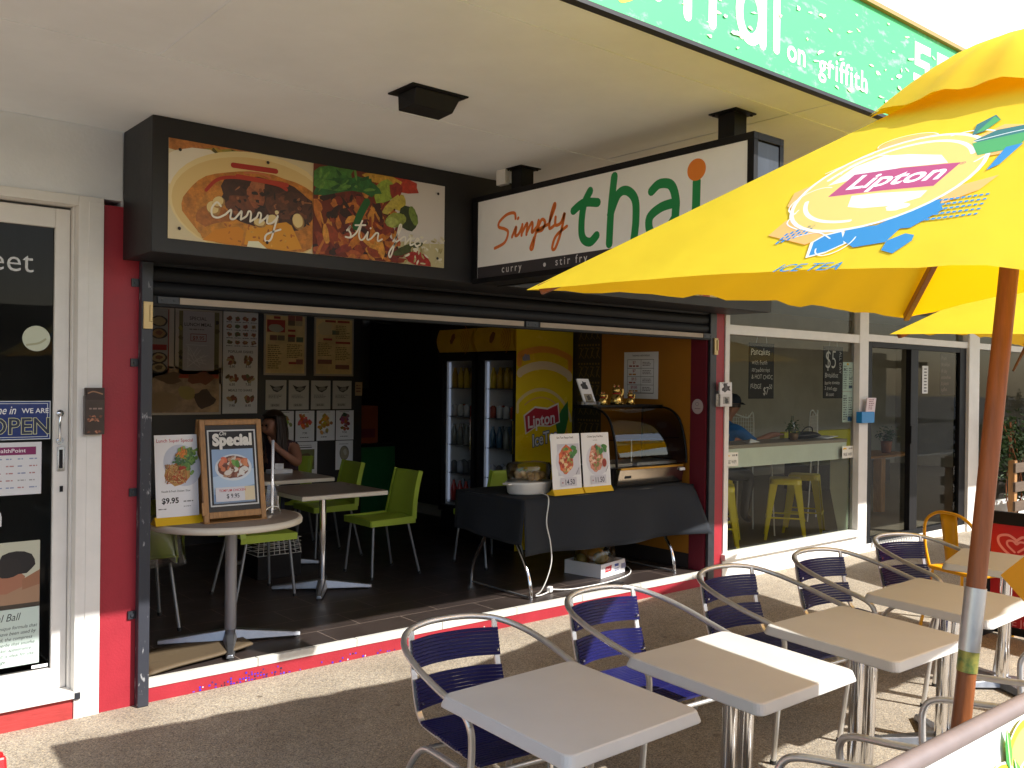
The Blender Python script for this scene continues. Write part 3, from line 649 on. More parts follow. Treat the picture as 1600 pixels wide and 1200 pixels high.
F.stroke([(1.405, 2.628), (1.36, 2.56), (1.345, 2.45), (1.36, 2.39), (1.41, 2.368), (1.455, 2.396)], q, gr); F.stroke([(1.285, 2.545), (1.36, 2.575), (1.46, 2.562)], q, gr)
F.stroke([(1.575, 2.675), (1.555, 2.52), (1.545, 2.345)], q, gr); F.stroke([(1.55, 2.49), (1.60, 2.58), (1.66, 2.592), (1.715, 2.54), (1.722, 2.44), (1.71, 2.345)], q, gr)
F.stroke([(1.82, 2.565), (1.87, 2.592), (1.94, 2.575), (1.97, 2.50), (1.968, 2.42), (1.985, 2.345)], q, gr); F.stroke([(1.965, 2.49), (1.88, 2.48), (1.81, 2.44), (1.82, 2.37), (1.90, 2.355), (1.965, 2.42)], q, gr)
F.stroke([(2.09, 2.57), (2.085, 2.345)], q, gr)
F.on('orange_dot'); F.ell(2.088, 2.622, .053, .05, ink(228, 128, 40, .4))
F.on('orange_lettering'); og = ink(222, 116, 48, .4)
def so_(pts, w=.018): F.stroke([(.635 + x * .118, 2.405 + y * .118) for x, y in pts], w, og, 7)
for p in ([(1.55, 1.35), (1.45, 1.62), (.9, 1.62), (.35, 1.35), (.3, 1.1), (.75, .95), (1.0, .75), (.75, .3), (.0, .1)], [(1.3, .5), (1.6, .95), (1.55, .55), (1.8, .6), (2.05, .95)], [(1.72, 1.32), (1.75, 1.35)], [(2.05, 1.0), (2.0, .5)], [(2.02, .6), (2.35, 1.0), (2.4, .9), (2.35, .5)], [(2.38, .6), (2.7, 1.0), (2.78, .9), (2.75, .55), (3.05, .75)], [(3.2, 1.05), (2.95, .3), (2.8, -.2), (2.65, -.15), (2.9, .3)], [(3.05, .5), (3.4, 1.05), (3.65, .9), (3.45, .58), (3.1, .6), (3.9, .8)], [(3.9, .8), (4.3, 1.5), (4.25, 1.65), (4.0, 1.1), (3.95, .6), (4.3, .7)], [(4.35, 1.05), (4.35, .7), (4.7, .75), (4.95, 1.15), (4.7, .3), (4.35, -.35), (4.15, -.3), (4.4, .2), (5.1, .55)]): so_(p)
F.on('white_lettering'); F.text('curry', .70, 2.272, .06, ink(210, 206, 206), .006, sp=.22, sx=.95); F.on('dot'); F.ell(1.065, 2.284, .011, .011, ink(210, 206, 206)); F.on('middle_lettering'); F.text('stir fry', 1.15, 2.272, .06, ink(210, 206, 206), .006, sp=.22, sx=.95); F.on('second_dot'); F.ell(1.60, 2.284, .011, .011, ink(210, 206, 206)); F.on('end_lettering'); F.text('noodles', 1.66, 2.272, .06, ink(210, 206, 206), .006, sp=.22, sx=.95)
F.done(BS)
for y in (-.755, -2.207):
    g = MB(); g.box(3.36, 3.45, y - .045, y + .045, 2.7355, 2.862); po = g.build('hanger', m_black2, BS, bevel=.002)
    g = MB(); g.box(3.33, 3.48, y - .075, y + .075, 2.8622, 2.868)
    for dx in (-.06, .06):
        for dy in (-.058, .058): g.cyl((3.405 + dx, y + dy, 2.8622), (3.405 + dx, y + dy, 2.856), .007, n=8)
    o = g.build('ceiling_plate', m_black2, po)
g = MB(); g.box(3.32, 3.357, -.70, -.62, 2.78, 2.868); g.build('junction_box', m_frame, BS, bevel=.004)

LB = thing('soffit_light', 'black wedge shaped light fitting under the cream awning', 'light', (2.2, -1.52, 2.85))
g = MB(); g.box(2.085, 2.37, -1.61, -1.42, 2.862, 2.8675); g.build('base_plate', m_black2, LB)
g = MB(); g.add([(2.115, -1.59, 2.861), (2.345, -1.59, 2.861), (2.345, -1.45, 2.861), (2.115, -1.45, 2.861), (2.13, -1.55, 2.80), (2.33, -1.55, 2.80), (2.335, -1.44, 2.795), (2.125, -1.44, 2.795)], [(0, 1, 2, 3), (4, 7, 6, 5), (0, 4, 5, 1), (1, 5, 6, 2), (2, 6, 7, 3), (3, 7, 4, 0)]); g.build('housing', m_black2, LB, bevel=.004)
# ------------------------------------------------------------------ the cafe on the right
CF = thing('glazed_shopfront', 'white framed cafe shop front with a big window and dark sliding doors on the right', 'shop front', (8, 0, 0))
g = MB(); g.box(6.285, 6.345, -.01, .08, .2, 2.62); g.box(6.3455, 8.42, -.008, .08, 2.075, 2.155); g.box(8.4205, 8.587, -.012, .08, -.05, 2.62); g.box(8.5875, 10.784, -.008, .08, 2.10, 2.17)
g.box(10.7845, 11.05, -.03, .1, -.1, 2.62); g.box(11.0505, 18, -.008, .08, 2.10, 2.17); g.box(6.3455, 8.42, -.008, .08, 2.56, 2.62); g.box(8.5875, 10.784, -.008, .08, 2.56, 2.62); g.box(13.2, 13.3, -.006, .08, .3, 2.0995)
g.build('frame', m_frame, CF, bevel=.003)
g = MB(); g.box(6.285, 8.42, -.006, .1, -.12, .178); g.box(11.0505, 18, -.006, .1, -.12, .28); g.box(8.5875, 10.784, -.006, .1, -.12, .075); g.build('base_wall', m_white, CF, bevel=.004)
g = MB(); g.box(6.27, 8.4204, -.045, .08, .18, .234); g.build('sill', m_white, CF, bevel=.006)
def pane(x0, x1, z0, z1, y=.05, m=m_cglass, par=CF):
    g = MB(); g.add([(x0, y, z0), (x1, y, z0), (x1, y, z1), (x0, y, z1)], [(0, 1, 2, 3)]); return g.build('window_pane', m, par)
pane(6.3455, 8.42, .234, 2.075); pane(6.3455, 8.42, 2.155, 2.56); pane(8.5875, 10.784, 2.17, 2.56); pane(11.05, 13.2, .28, 2.1); pane(11.05, 18, 2.17, 2.56); pane(13.3, 18, .28, 2.1)
g = MB(); g.box(8.588, 8.69, .005, .075, .076, 2.099); g.box(10.63, 10.783, .005, .075, .076, 2.099); g.box(8.6905, 10.6295, .005, .075, 2.045, 2.099); g.box(8.6905, 10.6295, .0, .075, .076, .13)
d = g.build('sliding_door', m_black2, CF, bevel=.003)
g = MB(); g.box(9.47, 9.63, -.004, .055, .131, 2.044); g.build('meeting_stile', m_black2, d, bevel=.003)
g = MB(); g.box(9.44, 9.50, -.03, -.0045, 1.05, 1.24); g.build('handle', m_black2, d, bevel=.004)
pane(8.69, 9.47, .13, 2.045, .05, m_cglass, d); pane(9.63, 10.63, .13, 2.045, .03, m_cglass, d)
g = MB()
for i in range(16): g.box(8.7 + i * .055, 8.728 + i * .055, -.06, .0, .0755, .082)
g.build('door_grille', m_alu, CF)

t = thing('chalkboard', 'black hanging chalkboard advertising pancakes in the left half of the cafe window', 'sign', (6.9, .07, 1.8), group='chalkboards in the cafe window')
def chalk(t, x0, x1, z0, z1):
    F = Flat((x0, .064, z0), *FAC, lift=.003); F.on('board'); F.panel(0, 0, x1 - x0, z1 - z0, mat('chalkboard', lin((38, 36, 36)), .7, var=.25, vs_=6), .006)
    g = MB(); w = x1 - x0
    for a in (.28, .72): g.tube([(x0 + w * a, .066, z1 - .01), (x0 + w * a + (.02 if a < .5 else -.02), .062, z1 + .07)], .0025, 6)
    g.build('hanger', m_white, t); F.on('chalk_writing'); return F
ck = ink(206, 202, 196); F = chalk(t, 6.715, 7.085, 1.53, 2.02)
F.text('Pancakes', .02, .385, .085, ck, -.004, .1, .92, wob=.06); F.text('with fresh', .035, .30, .06, ck, -.012, .15, .95, wob=.08); F.text('strawberries', .035, .235, .06, ck, -.012, .15, .88, wob=.08)
F.text('& HOT CHOC', .035, .175, .055, ck, -.01, .05, .92, wob=.06); F.text('FUDGE', .02, .09, .06, ck, -.008, .05, .85, wob=.06); F.text('$7', .205, .035, .1, ck, -.006, .1, .8); F.text('50', .295, .085, .06, ck, -.008, .1, .8); F.done(t)
t = thing('chalkboard', 'black hanging chalkboard reading five dollar all day breakfast at the right of the cafe window', 'sign', (8, .07, 1.8), group='chalkboards in the cafe window'); F = chalk(t, 7.895, 8.235, 1.53, 2.03)
F.text('$5', .02, .29, .25, ck, -.012, .05, .78); F.text('ALL DAY', .275, .455, .055, ck, -.008, 0, 1.0, rot=-PI / 2); F.text('Breakfast', .02, .2, .068, ck, -.008, .1, .92, wob=.06); F.text('bacon tomato', .02, .135, .05, ck, -.004, .1, .93, wob=.08); F.text('2 fried eggs', .02, .08, .05, ck, -.004, .1, .95, wob=.08); F.text('& toast', .045, .025, .05, ck, -.004, .1, .95, wob=.08); F.done(t)
for i, (z0, z1, lb) in enumerate(((1.60, 1.885, 'upper pale green menu sheet taped inside the cafe window'), (1.295, 1.595, 'lower pale green menu sheet with blue corner taped inside the cafe window'))):
    t = thing('menu_sheet', lb, 'menu', (8.3, .06, z0), group='menu sheets in the cafe window'); F = Flat((8.235, .062, z0), *FAC); F.panel(0, 0, .19, z1 - z0, ink(196, 216, 206), .001); F.lines(.015, .02, .095, z1 - z0 - .03, 11, ink(110, 120, 120)); F.lines(.11, .02, .18, z1 - z0 - .05, 10, ink(120, 130, 130))
    F.rect(.015, z1 - z0 - .075, .06, z1 - z0 - .068, ink(40, 40, 40)); F.rect(.115, .12, .17, .127, ink(40, 40, 40))
    if i: F.rect(.1, .01, .175, .05, ink(60, 120, 170))
    else: F.blob(.09, z1 - z0 - .02, .02, .012, ink(220, 180, 60)); F.rect(.11, .03, .175, .055, ink(70, 90, 110))
    F.done(t)
for x, z, lb in ((6.352, .955, 'small free wifi sticker at the left end of the white window bench'), (8.215, .945, 'small free wifi sticker at the right end of the white window bench')):
    t = thing('wifi_sticker', lb, 'sticker', (x, .045, z), group='wifi stickers on the cafe window'); F = Flat((x, .046, z), *FAC); F.panel(0, 0, .2, .118, ink(220, 218, 206), .0005); F.text('FREE WIFI', .1, .022, .042, ink(40, 36, 34), .012, align='c', sx=.85); F.stroke([(.02, .09), (.05, .095), (.075, .09)], .014, ink(226, 180, 40)); F.rect(.12, .085, .135, .1, ink(60, 60, 60)); F.rect(.145, .085, .158, .1, ink(90, 90, 90)); F.rect(.168, .085, .185, .102, ink(40, 40, 40)); F.done(t)
t = thing('leaflet_holder', 'clear holder of white leaflets on the red pillar beside the cafe window', 'leaflet holder', (6.21, -.05, 1.47))
g = MB(); g.box(6.15, 6.30, -.055, -.001, 1.468, 1.60); g.build('pocket', m_plast, t, bevel=.003)
F = Flat((6.143, -.062, 1.48), *FAC, lift=.004); F.on('leaflets'); F.panel(0, .09, .16, .19, ink(216, 214, 216), .012); F.panel(.01, -.01, .165, .092, ink(206, 204, 204), .008); F.blob(.08, .14, .05, .035, ink(50, 46, 48), 0, .4); F.blob(.085, .145, .02, .03, ink(80, 76, 78), 0, .5); F.rect(.045, .01, .13, .07, ink(150, 146, 140)); F.blob(.09, .04, .025, .025, ink(60, 60, 60), 0, .4); F.lines(.03, .175, .13, .188, 1, ink(110, 110, 110)); F.done(t)
t = thing('leaflet_holder', 'bright blue holder of leaflets on the white post between cafe window and doors', 'leaflet holder', (8.49, -.03, 1.29))
g = MB(); g.box(8.36, 8.60, -.075, -.013, 1.29, 1.40); g.build('pocket', mat('blue_plastic', lin((28, 128, 196)), .35), t, bevel=.004)
F = Flat((8.44, -.062, 1.34), (math.cos(.0), 0, .0), (.18, 0, 1), lift=.003); F.on('leaflets'); F.panel(0, 0, .17, .2, ink(216, 200, 204), .008); F.lines(.04, .08, .15, .19, 6, ink(130, 90, 100)); F.done(t)

# things inside the cafe
t = thing('window_bench', 'white painted bench counter behind the cafe window', 'counter', (7.3, .3, 0))
g = MB(); g.box(6.36, 8.36, .085, .11, .935, 1.098); g.build('apron', m_cafepanel, t)
g = MB(); g.box(6.36, 8.36, .08, .46, 1.099, 1.13); g.build('top', mat('bench_top', lin((150, 140, 124)), .4, var=.15, vs_=4), t, bevel=.003)
g = MB(); g.add([(8.361, .08, .10), (8.361, .08, .934), (8.361, .26, .934), (8.361, .26, .62), (8.361, .14, .1)], [(0, 4, 3, 2, 1)]); g.add([(8.40, .08, .10), (8.40, .08, .934), (8.40, .26, .934), (8.40, .26, .62), (8.40, .14, .1)], [(0, 1, 2, 3, 4)]); g.build('end_panel', m_cafepanel, t)  # slanted lower edge imitates a diagonal shadow, shade cut into the outline
def stool_geo():
    t = thing('metal_stool', 'x', 'stool', (0, 0, 0), group='yellow stools in the cafe')
    g = MB(); n = 40; H = .61
    def ring(h, q, dz): return [(h * math.copysign(abs(math.cos(a)) ** q, math.cos(a)), h * math.copysign(abs(math.sin(a)) ** q, math.sin(a)), dz) for a in (2 * PI * i / n for i in range(n))]
    R0 = [ring(.158, .35, H - .055), ring(.156, .35, H - .012), ring(.148, .4, H), ring(.03, 1, H - .002)]
    vs_ = [p for r in R0 for p in r]; g.add(vs_, [(i * n + j, i * n + (j + 1) % n, (i + 1) * n + (j + 1) % n, (i + 1) * n + j) for i in range(3) for j in range(n)], 0, True); g.add(R0[3], [tuple(range(n))]); g.build('seat', m_yel, t, world=False)
    for sx in (-1, 1):
        for sy in (-1, 1):
            g = MB(); a = V((.152 * sx, .152 * sy, H - .05)); b = V((.205 * sx, .205 * sy, 0))
            for dx, dy in ((1, 0), (0, 1)):
                q = [a, a - V((.075 * sx * dx, .075 * sy * dy, 0)), b - V((.026 * sx * dx, .026 * sy * dy, 0)), b]
                i_ = [p - V((.004 * sx * dy, .004 * sy * dx, 0)) for p in q]
                g.add(q + i_, [(0, 1, 2, 3), (7, 6, 5, 4), (0, 4, 5, 1), (1, 5, 6, 2), (2, 6, 7, 3), (3, 7, 4, 0)])
            g.build('leg', m_yel, t, world=False)
    g = MB()
    for z, h in ((.20, .186), (.50, .158)):
        for s in (-1, 1): 
            if z < .3: g.box(-h + .004, h - .004, s * h - .005, s * h + .005, z, z + .016); g.box(s * h - .005, s * h + .005, -h + .006, h - .006, z + .017, z + .033)
            else: g.tube([(-h, s * .1, z), (h, s * .1, z)], .006, 6)
    g.build('footrail', m_yel, t, world=False)
    return t
s1 = stool_geo(); s1['label'] = 'yellow metal stool in the middle of the row under the window bench'; s1.location = (8.13, .62, .10); s1.rotation_euler = (0, 0, R(35))
dup(s1, 'yellow metal stool at the right end of the row, partly behind the middle stool', (8.66, .74, .10), R(28)); dup(s1, 'yellow metal stool at the left end, mostly hidden by the red pillar', (7.02, .62, .10), R(40)); dup(s1, 'yellow metal stool the man in the blue shirt sits on', (7.42, .97, .10), R(15))
def wire_chair(x, y, rz, lb):
    t = thing('wire_chair', lb, 'chair', (x, y, .1), rz, 'white wire chairs in the cafe'); 
    g = MB(); g.tube(spline([(-.2, .2, .78), (-.21, .21, 1.0), (-.2, .21, 1.22), (-.12, .2, 1.27), (0, .2, 1.235), (.13, .2, 1.20), (.2, .21, 1.25), (.21, .21, 1.0), (.2, .2, .78)], 5), .008, 7)
    for i in range(1, 14): xx = -.2 + i * .4 / 14; g.tube([(xx, .205, .80), (xx, .205, 1.22 - .02 * math.sin(i))], .0022, 4)
    for j in range(1, 11): z = .8 + j * .04; g.tube([(-.205, .207, z), (.205, .207, z)], .0022, 4)
    g.build('backrest', m_white, t, world=False)
    g = MB(); g.tube([(-.2, -.2, .77), (.2, -.2, .77), (.2, .2, .78), (-.2, .2, .78)], .008, 7, closed=True)
    for i in range(1, 14): xx = -.2 + i * .4 / 14; g.tube([(xx, -.2, .77), (xx, .2, .78)], .0022, 4)
    g.build('seat', m_white, t, world=False)
    for sx in (-1, 1):
        for sy in (-1, 1): g = MB(); g.tube([(.19 * sx, .19 * sy, .77), (.22 * sx, .22 * sy, 0)], .008, 7); g.build('leg', m_white, t, world=False)
wire_chair(8.05, 1.05, R(-25), 'white wire bar chair left of centre behind the cafe window bench'); wire_chair(9.6, .98, R(20), 'white wire bar chair at the right behind the cafe window bench')
t = thing('sauce_bottle', 'clear glass water bottle on the window bench', 'bottle', (7.75, .3, 1.131)); g = MB(); g.lathe([(.001, 0), (.036, 0), (.036, .1), (.03, .13), (.012, .17), (.012, .22), (.014, .225), (.001, .226)], (7.75, .3, 1.131), 16); g.build('bottle', glass('bottle_glass', (.8, .82, .78)), t)
for i, (x, lb) in enumerate(((6.52, 'left of the two glass salt shakers on the window bench'), (6.60, 'right of the two glass salt shakers on the window bench'))):
    t = thing('salt_shaker', lb, 'shaker', (x, .2, 1.131), group='shakers on the window bench'); g = MB(); g.lathe([(.001, 0), (.022, 0), (.02, .06)], (x, .2, 1.131), 14); g.build('jar', m_plast, t); g = MB(); g.lathe([(.021, .0605), (.02, .085), (.001, .092)], (x, .2, 1.131), 14); g.build('lid', m_chrome, t)
t = thing('folded_napkin', 'white folded paper napkin on the window bench', 'napkin', (6.95, .22, 1.131)); g = MB(); g.add([(6.85, .15, 1.132), (7.1, .2, 1.132), (7.0, .33, 1.132), (6.98, .22, 1.165)], [(0, 1, 3), (1, 2, 3), (2, 0, 3), (0, 2, 1)]); g.build('napkin_fold', m_paper, t)
t = thing('potted_herb', 'small potted herb on the window bench', 'plant', (7.72, .2, 1.131)); g = MB(); g.lathe([(.001, 0), (.035, 0), (.045, .07), (.04, .07)], (7.62, .2, 1.131), 14); g.build('pot', ink(110, 84, 50), t); g = MB()
lf = mat('leaf', (.05, .10, .025), .5, var=.4, vs_=30)
def leaves(g, c, rx, ry, rz_, n, s):
    for i in range(n):
        a = V((random.gauss(0, .45), random.gauss(0, .45), random.gauss(0, .45))); p = V(c) + V((a.x * rx, a.y * ry, a.z * rz_)); u = V((random.uniform(-1, 1), random.uniform(-1, 1), random.uniform(-.6, .6))).normalized(); w = u.orthogonal().normalized(); k = s * random.uniform(.6, 1.3)
        g.add([p - u * k, p + w * k * .45, p + u * k, p - w * k * .45], [(0, 1, 2, 3)])
leaves(g, (7.62, .2, 1.25), .08, .08, .08, 80, .018); g.build('foliage', lf, t)
t = thing('black_bag', 'dark plate and bag on the window bench', 'bag', (8, .3, 1.131)); g = MB(); g.ball((8.0, .32, 1.165), .1, 2.2, 1, .35, 14, jit=.12); g.build('bag_body', m_black, t); g = MB(); g.tube(spline([(7.9, .3, 1.19), (7.95, .28, 1.24), (8.05, .28, 1.24), (8.1, .3, 1.19)], 5), .006, 6); g.build('strap', m_black, t)
t = thing('newspaper', 'folded newspaper at the right end of the window bench', 'newspaper', (8.2, .28, 1.131)); g = MB(); g.sheet(lambda a, b: (8.12 + a * .2, .15 + b * .26, 1.134 + .02 * math.sin(a * 6) * b + .02 * a), 8, 4); g.build('pages', m_paper, t, solid=.004)
for i, (x, z, lb) in enumerate(((7.3, 1.95, 'dark bottle on the small shelf at the left of the cafe back wall'), (9.4, 2.05, 'dark bottle on the middle shelf of the cafe back wall'), (11.2, 2.1, 'dark bottle on the shelf at the right of the cafe back wall'))):
    t = thing('wine_bottle', lb, 'bottle', (x, 4.5, z), group='bottles along the cafe back wall'); g = MB(); g.lathe([(.001, 0), (.05, 0), (.05, .2), (.018, .27), (.018, .36), (.001, .36)], (x, 4.45, z), 12); g.build('bottle', m_black2, t)
    g = MB(); g.lathe([(.0505, .05), (.0505, .15)], (x, 4.45, z), 12); g.build('bottle_label', m_cream, t)
    s_ = thing('wall_shelf', lb.replace('dark bottle on the', 'narrow wooden'), 'shelf', (x, 4.5, z), group='small shelves on the cafe back wall'); g = MB(); g.box(x - .25, x + .25, 4.36, 4.598, z - .03, z - .001); g.build('plank', m_wood2, s_); g = MB(); g.box(x - .2, x - .18, 4.44, 4.598, z - .14, z - .031); g.box(x + .18, x + .2, 4.44, 4.598, z - .14, z - .031); g.build('bracket', m_black2, s_)
t = thing('bar_table', 'wooden table with a square leg inside the cafe doors', 'table', (10.9, 1.2, .1)); g = MB(); g.box(10.35, 11.55, .95, 1.5, .775, .805); g.build('tabletop', m_wood2, t, bevel=.004); g = MB(); g.box(10.75, 10.85, 1.0, 1.1, .10, .774); g.build('leg', m_wood2, t); g = MB(); g.box(11.4, 11.48, 1.35, 1.43, .10, .774); g.build('leg', m_wood2, t)
t = thing('potted_plant', 'leafy plant in a terracotta pot on the wooden table inside the doors', 'plant', (11.15, 1.15, .806)); g = MB(); g.lathe([(.001, 0), (.055, 0), (.07, .15), (.06, .15)], (11.15, 1.15, .806), 16); g.build('pot', mat('terracotta', lin((150, 96, 66)), .8), t); g = MB(); leaves(g, (11.15, 1.15, 1.03), .12, .12, .1, 160, .025); g.build('foliage', lf, t)
t = thing('yellow_bench_seat', 'yellow padded seat back at the cafe rear', 'seat', (13, 3, .1)); g = MB(); g.box(12, 14.2, 3.2, 3.3, .5, .95); g.build('backrest', m_yel, t, bevel=.02); g = MB(); g.box(12, 14.2, 2.7, 3.2, .1, .48); g.build('base', m_black2, t)
t = thing('wall_notice', 'dark framed notice on the cafe wall seen through the left door', 'notice', (12, 4.55, 2.5)); F = Flat((11.9, 4.598, 2.15), *FAC, lift=.01); F.panel(0, 0, .34, .42, ink(40, 38, 36), .01); F.rect(.06, .06, .28, .36, ink(150, 140, 120)); F.lines(.08, .1, .26, .3, 5, ink(70, 64, 56)); F.done(t)
t = thing('menu_board', 'tall black chalk menu hanging in the right cafe door', 'sign', (10.38, .04, 1.8)); F = Flat((10.205, .036, 1.565), *FAC, lift=.004); F.on('board'); F.panel(0, 0, .35, .46, ink(40, 30, 28), .004); F.on('chalk_writing')
for i, s_ in enumerate(('Fresh', 'Breakfast', 'all day', 'smoothies', '& juices', 'coffee')): F.text(s_, .02, .39 - i * .07, .06, ink(130, 110, 104), -.008, .12, .95, wob=.08)
F.done(t)
t = thing('price_strip', 'narrow white price strip on the right cafe door', 'notice', (9.84, .03, 1.7)); F = Flat((9.775, .026, 1.58), *FAC); F.panel(0, 0, .13, .3, ink(206, 206, 204), .001)
for i in range(8): F.rect(.04, .02 + i * .034, .1, .034 + i * .034, ink(80, 80, 84))
F.done(t)

# planter and shrub right of the doors
t = thing('timber_planter', 'slatted timber planter screen right of the cafe doors', 'planter', (12.4, -.3, 0))
g = MB()
for z in (.02, .24, .46, .68): g.box(11.15, 14.2, -.40, -.37, z, z + .11)
g.build('slat', mat('weathered_timber', lin((88, 72, 58)), .8, var=.3, vs_=6, stretch=(.5, 1, 6)), t, bevel=.004)
for x in (11.2, 12.6, 14.1): g = MB(); g.box(x, x + .07, -.37, -.30, -.03, .82); g.build('post', m_wood2, t)
for x, hh, lb in ((11.6, 1.25, 'leafy green shrub growing behind the timber planter slats'), (12.9, 1.5, 'taller green shrub at the far end of the timber planter')):
    t = thing('shrub', lb, 'plant', (x, -.2, 0)); g = MB()
    for i in range(7): g.tube(spline([(x, -.2, -.01), (x + random.uniform(-.2, .2), -.2 + random.uniform(-.06, .06), .5), (x + random.uniform(-.45, .45), -.2 + random.uniform(-.1, .1), hh)], 5), .008, 5)
    g.build('stem', m_wood, t); g = MB()
    for i in range(16): leaves(g, (x + random.uniform(-.45, .45), -.2 + random.uniform(-.06, .06), random.uniform(.3, hh)), .2, .1, .16, 60, .035)
    g.build('foliage', lf, t)

# ------------------------------------------------------------------ outdoor tables and chairs
def table_geo():
    t = thing('cafe_table', 'x', 'table', (0, 0, 0), 0, 'square outdoor tables in a row', out=True)
    g = MB(); h = .30
    def sq(q, z, r=.028, n=5):
        out = []
        for cx, cy, a0 in ((q - r, q - r, 0), (-q + r, q - r, PI / 2), (-q + r, -q + r, PI), (q - r, -q + r, 1.5 * PI)):
            for i in range(n): a = a0 + PI / 2 * i / (n - 1); out.append((cx + r * math.cos(a), cy + r * math.sin(a), z))
        return out
    rings = [sq(h - .006, .690), sq(h, .694), sq(h - .002, .702), sq(h - .010, .7265), sq(h - .015, .730)]; k = len(rings[0])
    vs_ = [p for r in rings for p in r]; g.add(vs_, [(i * k + j, i * k + (j + 1) % k, (i + 1) * k + (j + 1) % k, (i + 1) * k + j) for i in range(4) for j in range(k)], 0, False)
    g.add(rings[0], [tuple(range(k - 1, -1, -1))]); g.add(rings[-1], [tuple(range(k))]); g.build('tabletop', m_top, t, world=False, bevel=.0025)
    for x in (-.05, .05): g = MB(); g.cyl((x, 0, .045), (x, 0, .68), .028, n=20); g.build('column', m_chrome, t, world=False)
    g = MB(); g.box(-.2, .2, -.035, .035, .678, .691); g.box(-.035, .035, -.2, -.036, .678, .691); g.box(-.035, .035, .036, .2, .678, .691); g.build('bracket', m_alug, t, world=False)
    for i in range(4):
        a = PI / 4 + i * PI / 2; d = V((math.cos(a), math.sin(a), 0)); w = V((-d.y, d.x, 0)); g = MB()
        p = [d * .03, d * .33]; vs_ = []
        for q, ww, z0, z1 in ((p[0], .05, .012, .062), (p[1], .022, .012, .030)): vs_ += [q + w * ww + V((0, 0, z0)), q - w * ww + V((0, 0, z0)), q - w * ww * .7 + V((0, 0, z1)), q + w * ww * .7 + V((0, 0, z1))]
        g.add(vs_, [(0, 1, 5, 4), (1, 2, 6, 5), (2, 3, 7, 6), (3, 0, 4, 7), (4, 5, 6, 7), (3, 2, 1, 0)]); ft = g.build('foot', m_alug, t, world=False, bevel=.004)
        g = MB(); c = d * .325; g.cyl((c.x, c.y, 0), (c.x, c.y, .0118), .022, n=14); g.build('foot_pad', m_frame, ft, world=False)
    return t
TB = [(2.02, -2.62, 1, 'square white table nearest the camera, its near corner cut by the picture edge'), (2.80, -2.70, 0, 'square white table with a bright strip of sun along its far right side'), (3.59, -2.75, -1, 'square white table between the sunlit table and the wooden umbrella pole'), (4.49, -2.69, 2, 'square white table directly behind the silver sleeve of the umbrella pole'), (5.62, -2.50, 14, 'far white table, half sunlit, in front of the red screen')]
tb0 = table_geo()
for i, (x, y, a, lb) in enumerate(TB):
    if i == 0: tb0['label'] = lb; tb0.location = (x, y, TS * y); tb0.rotation_euler = (R(2), 0, R(a))
    else: dup(tb0, lb, (x, y), R(a), out=True)
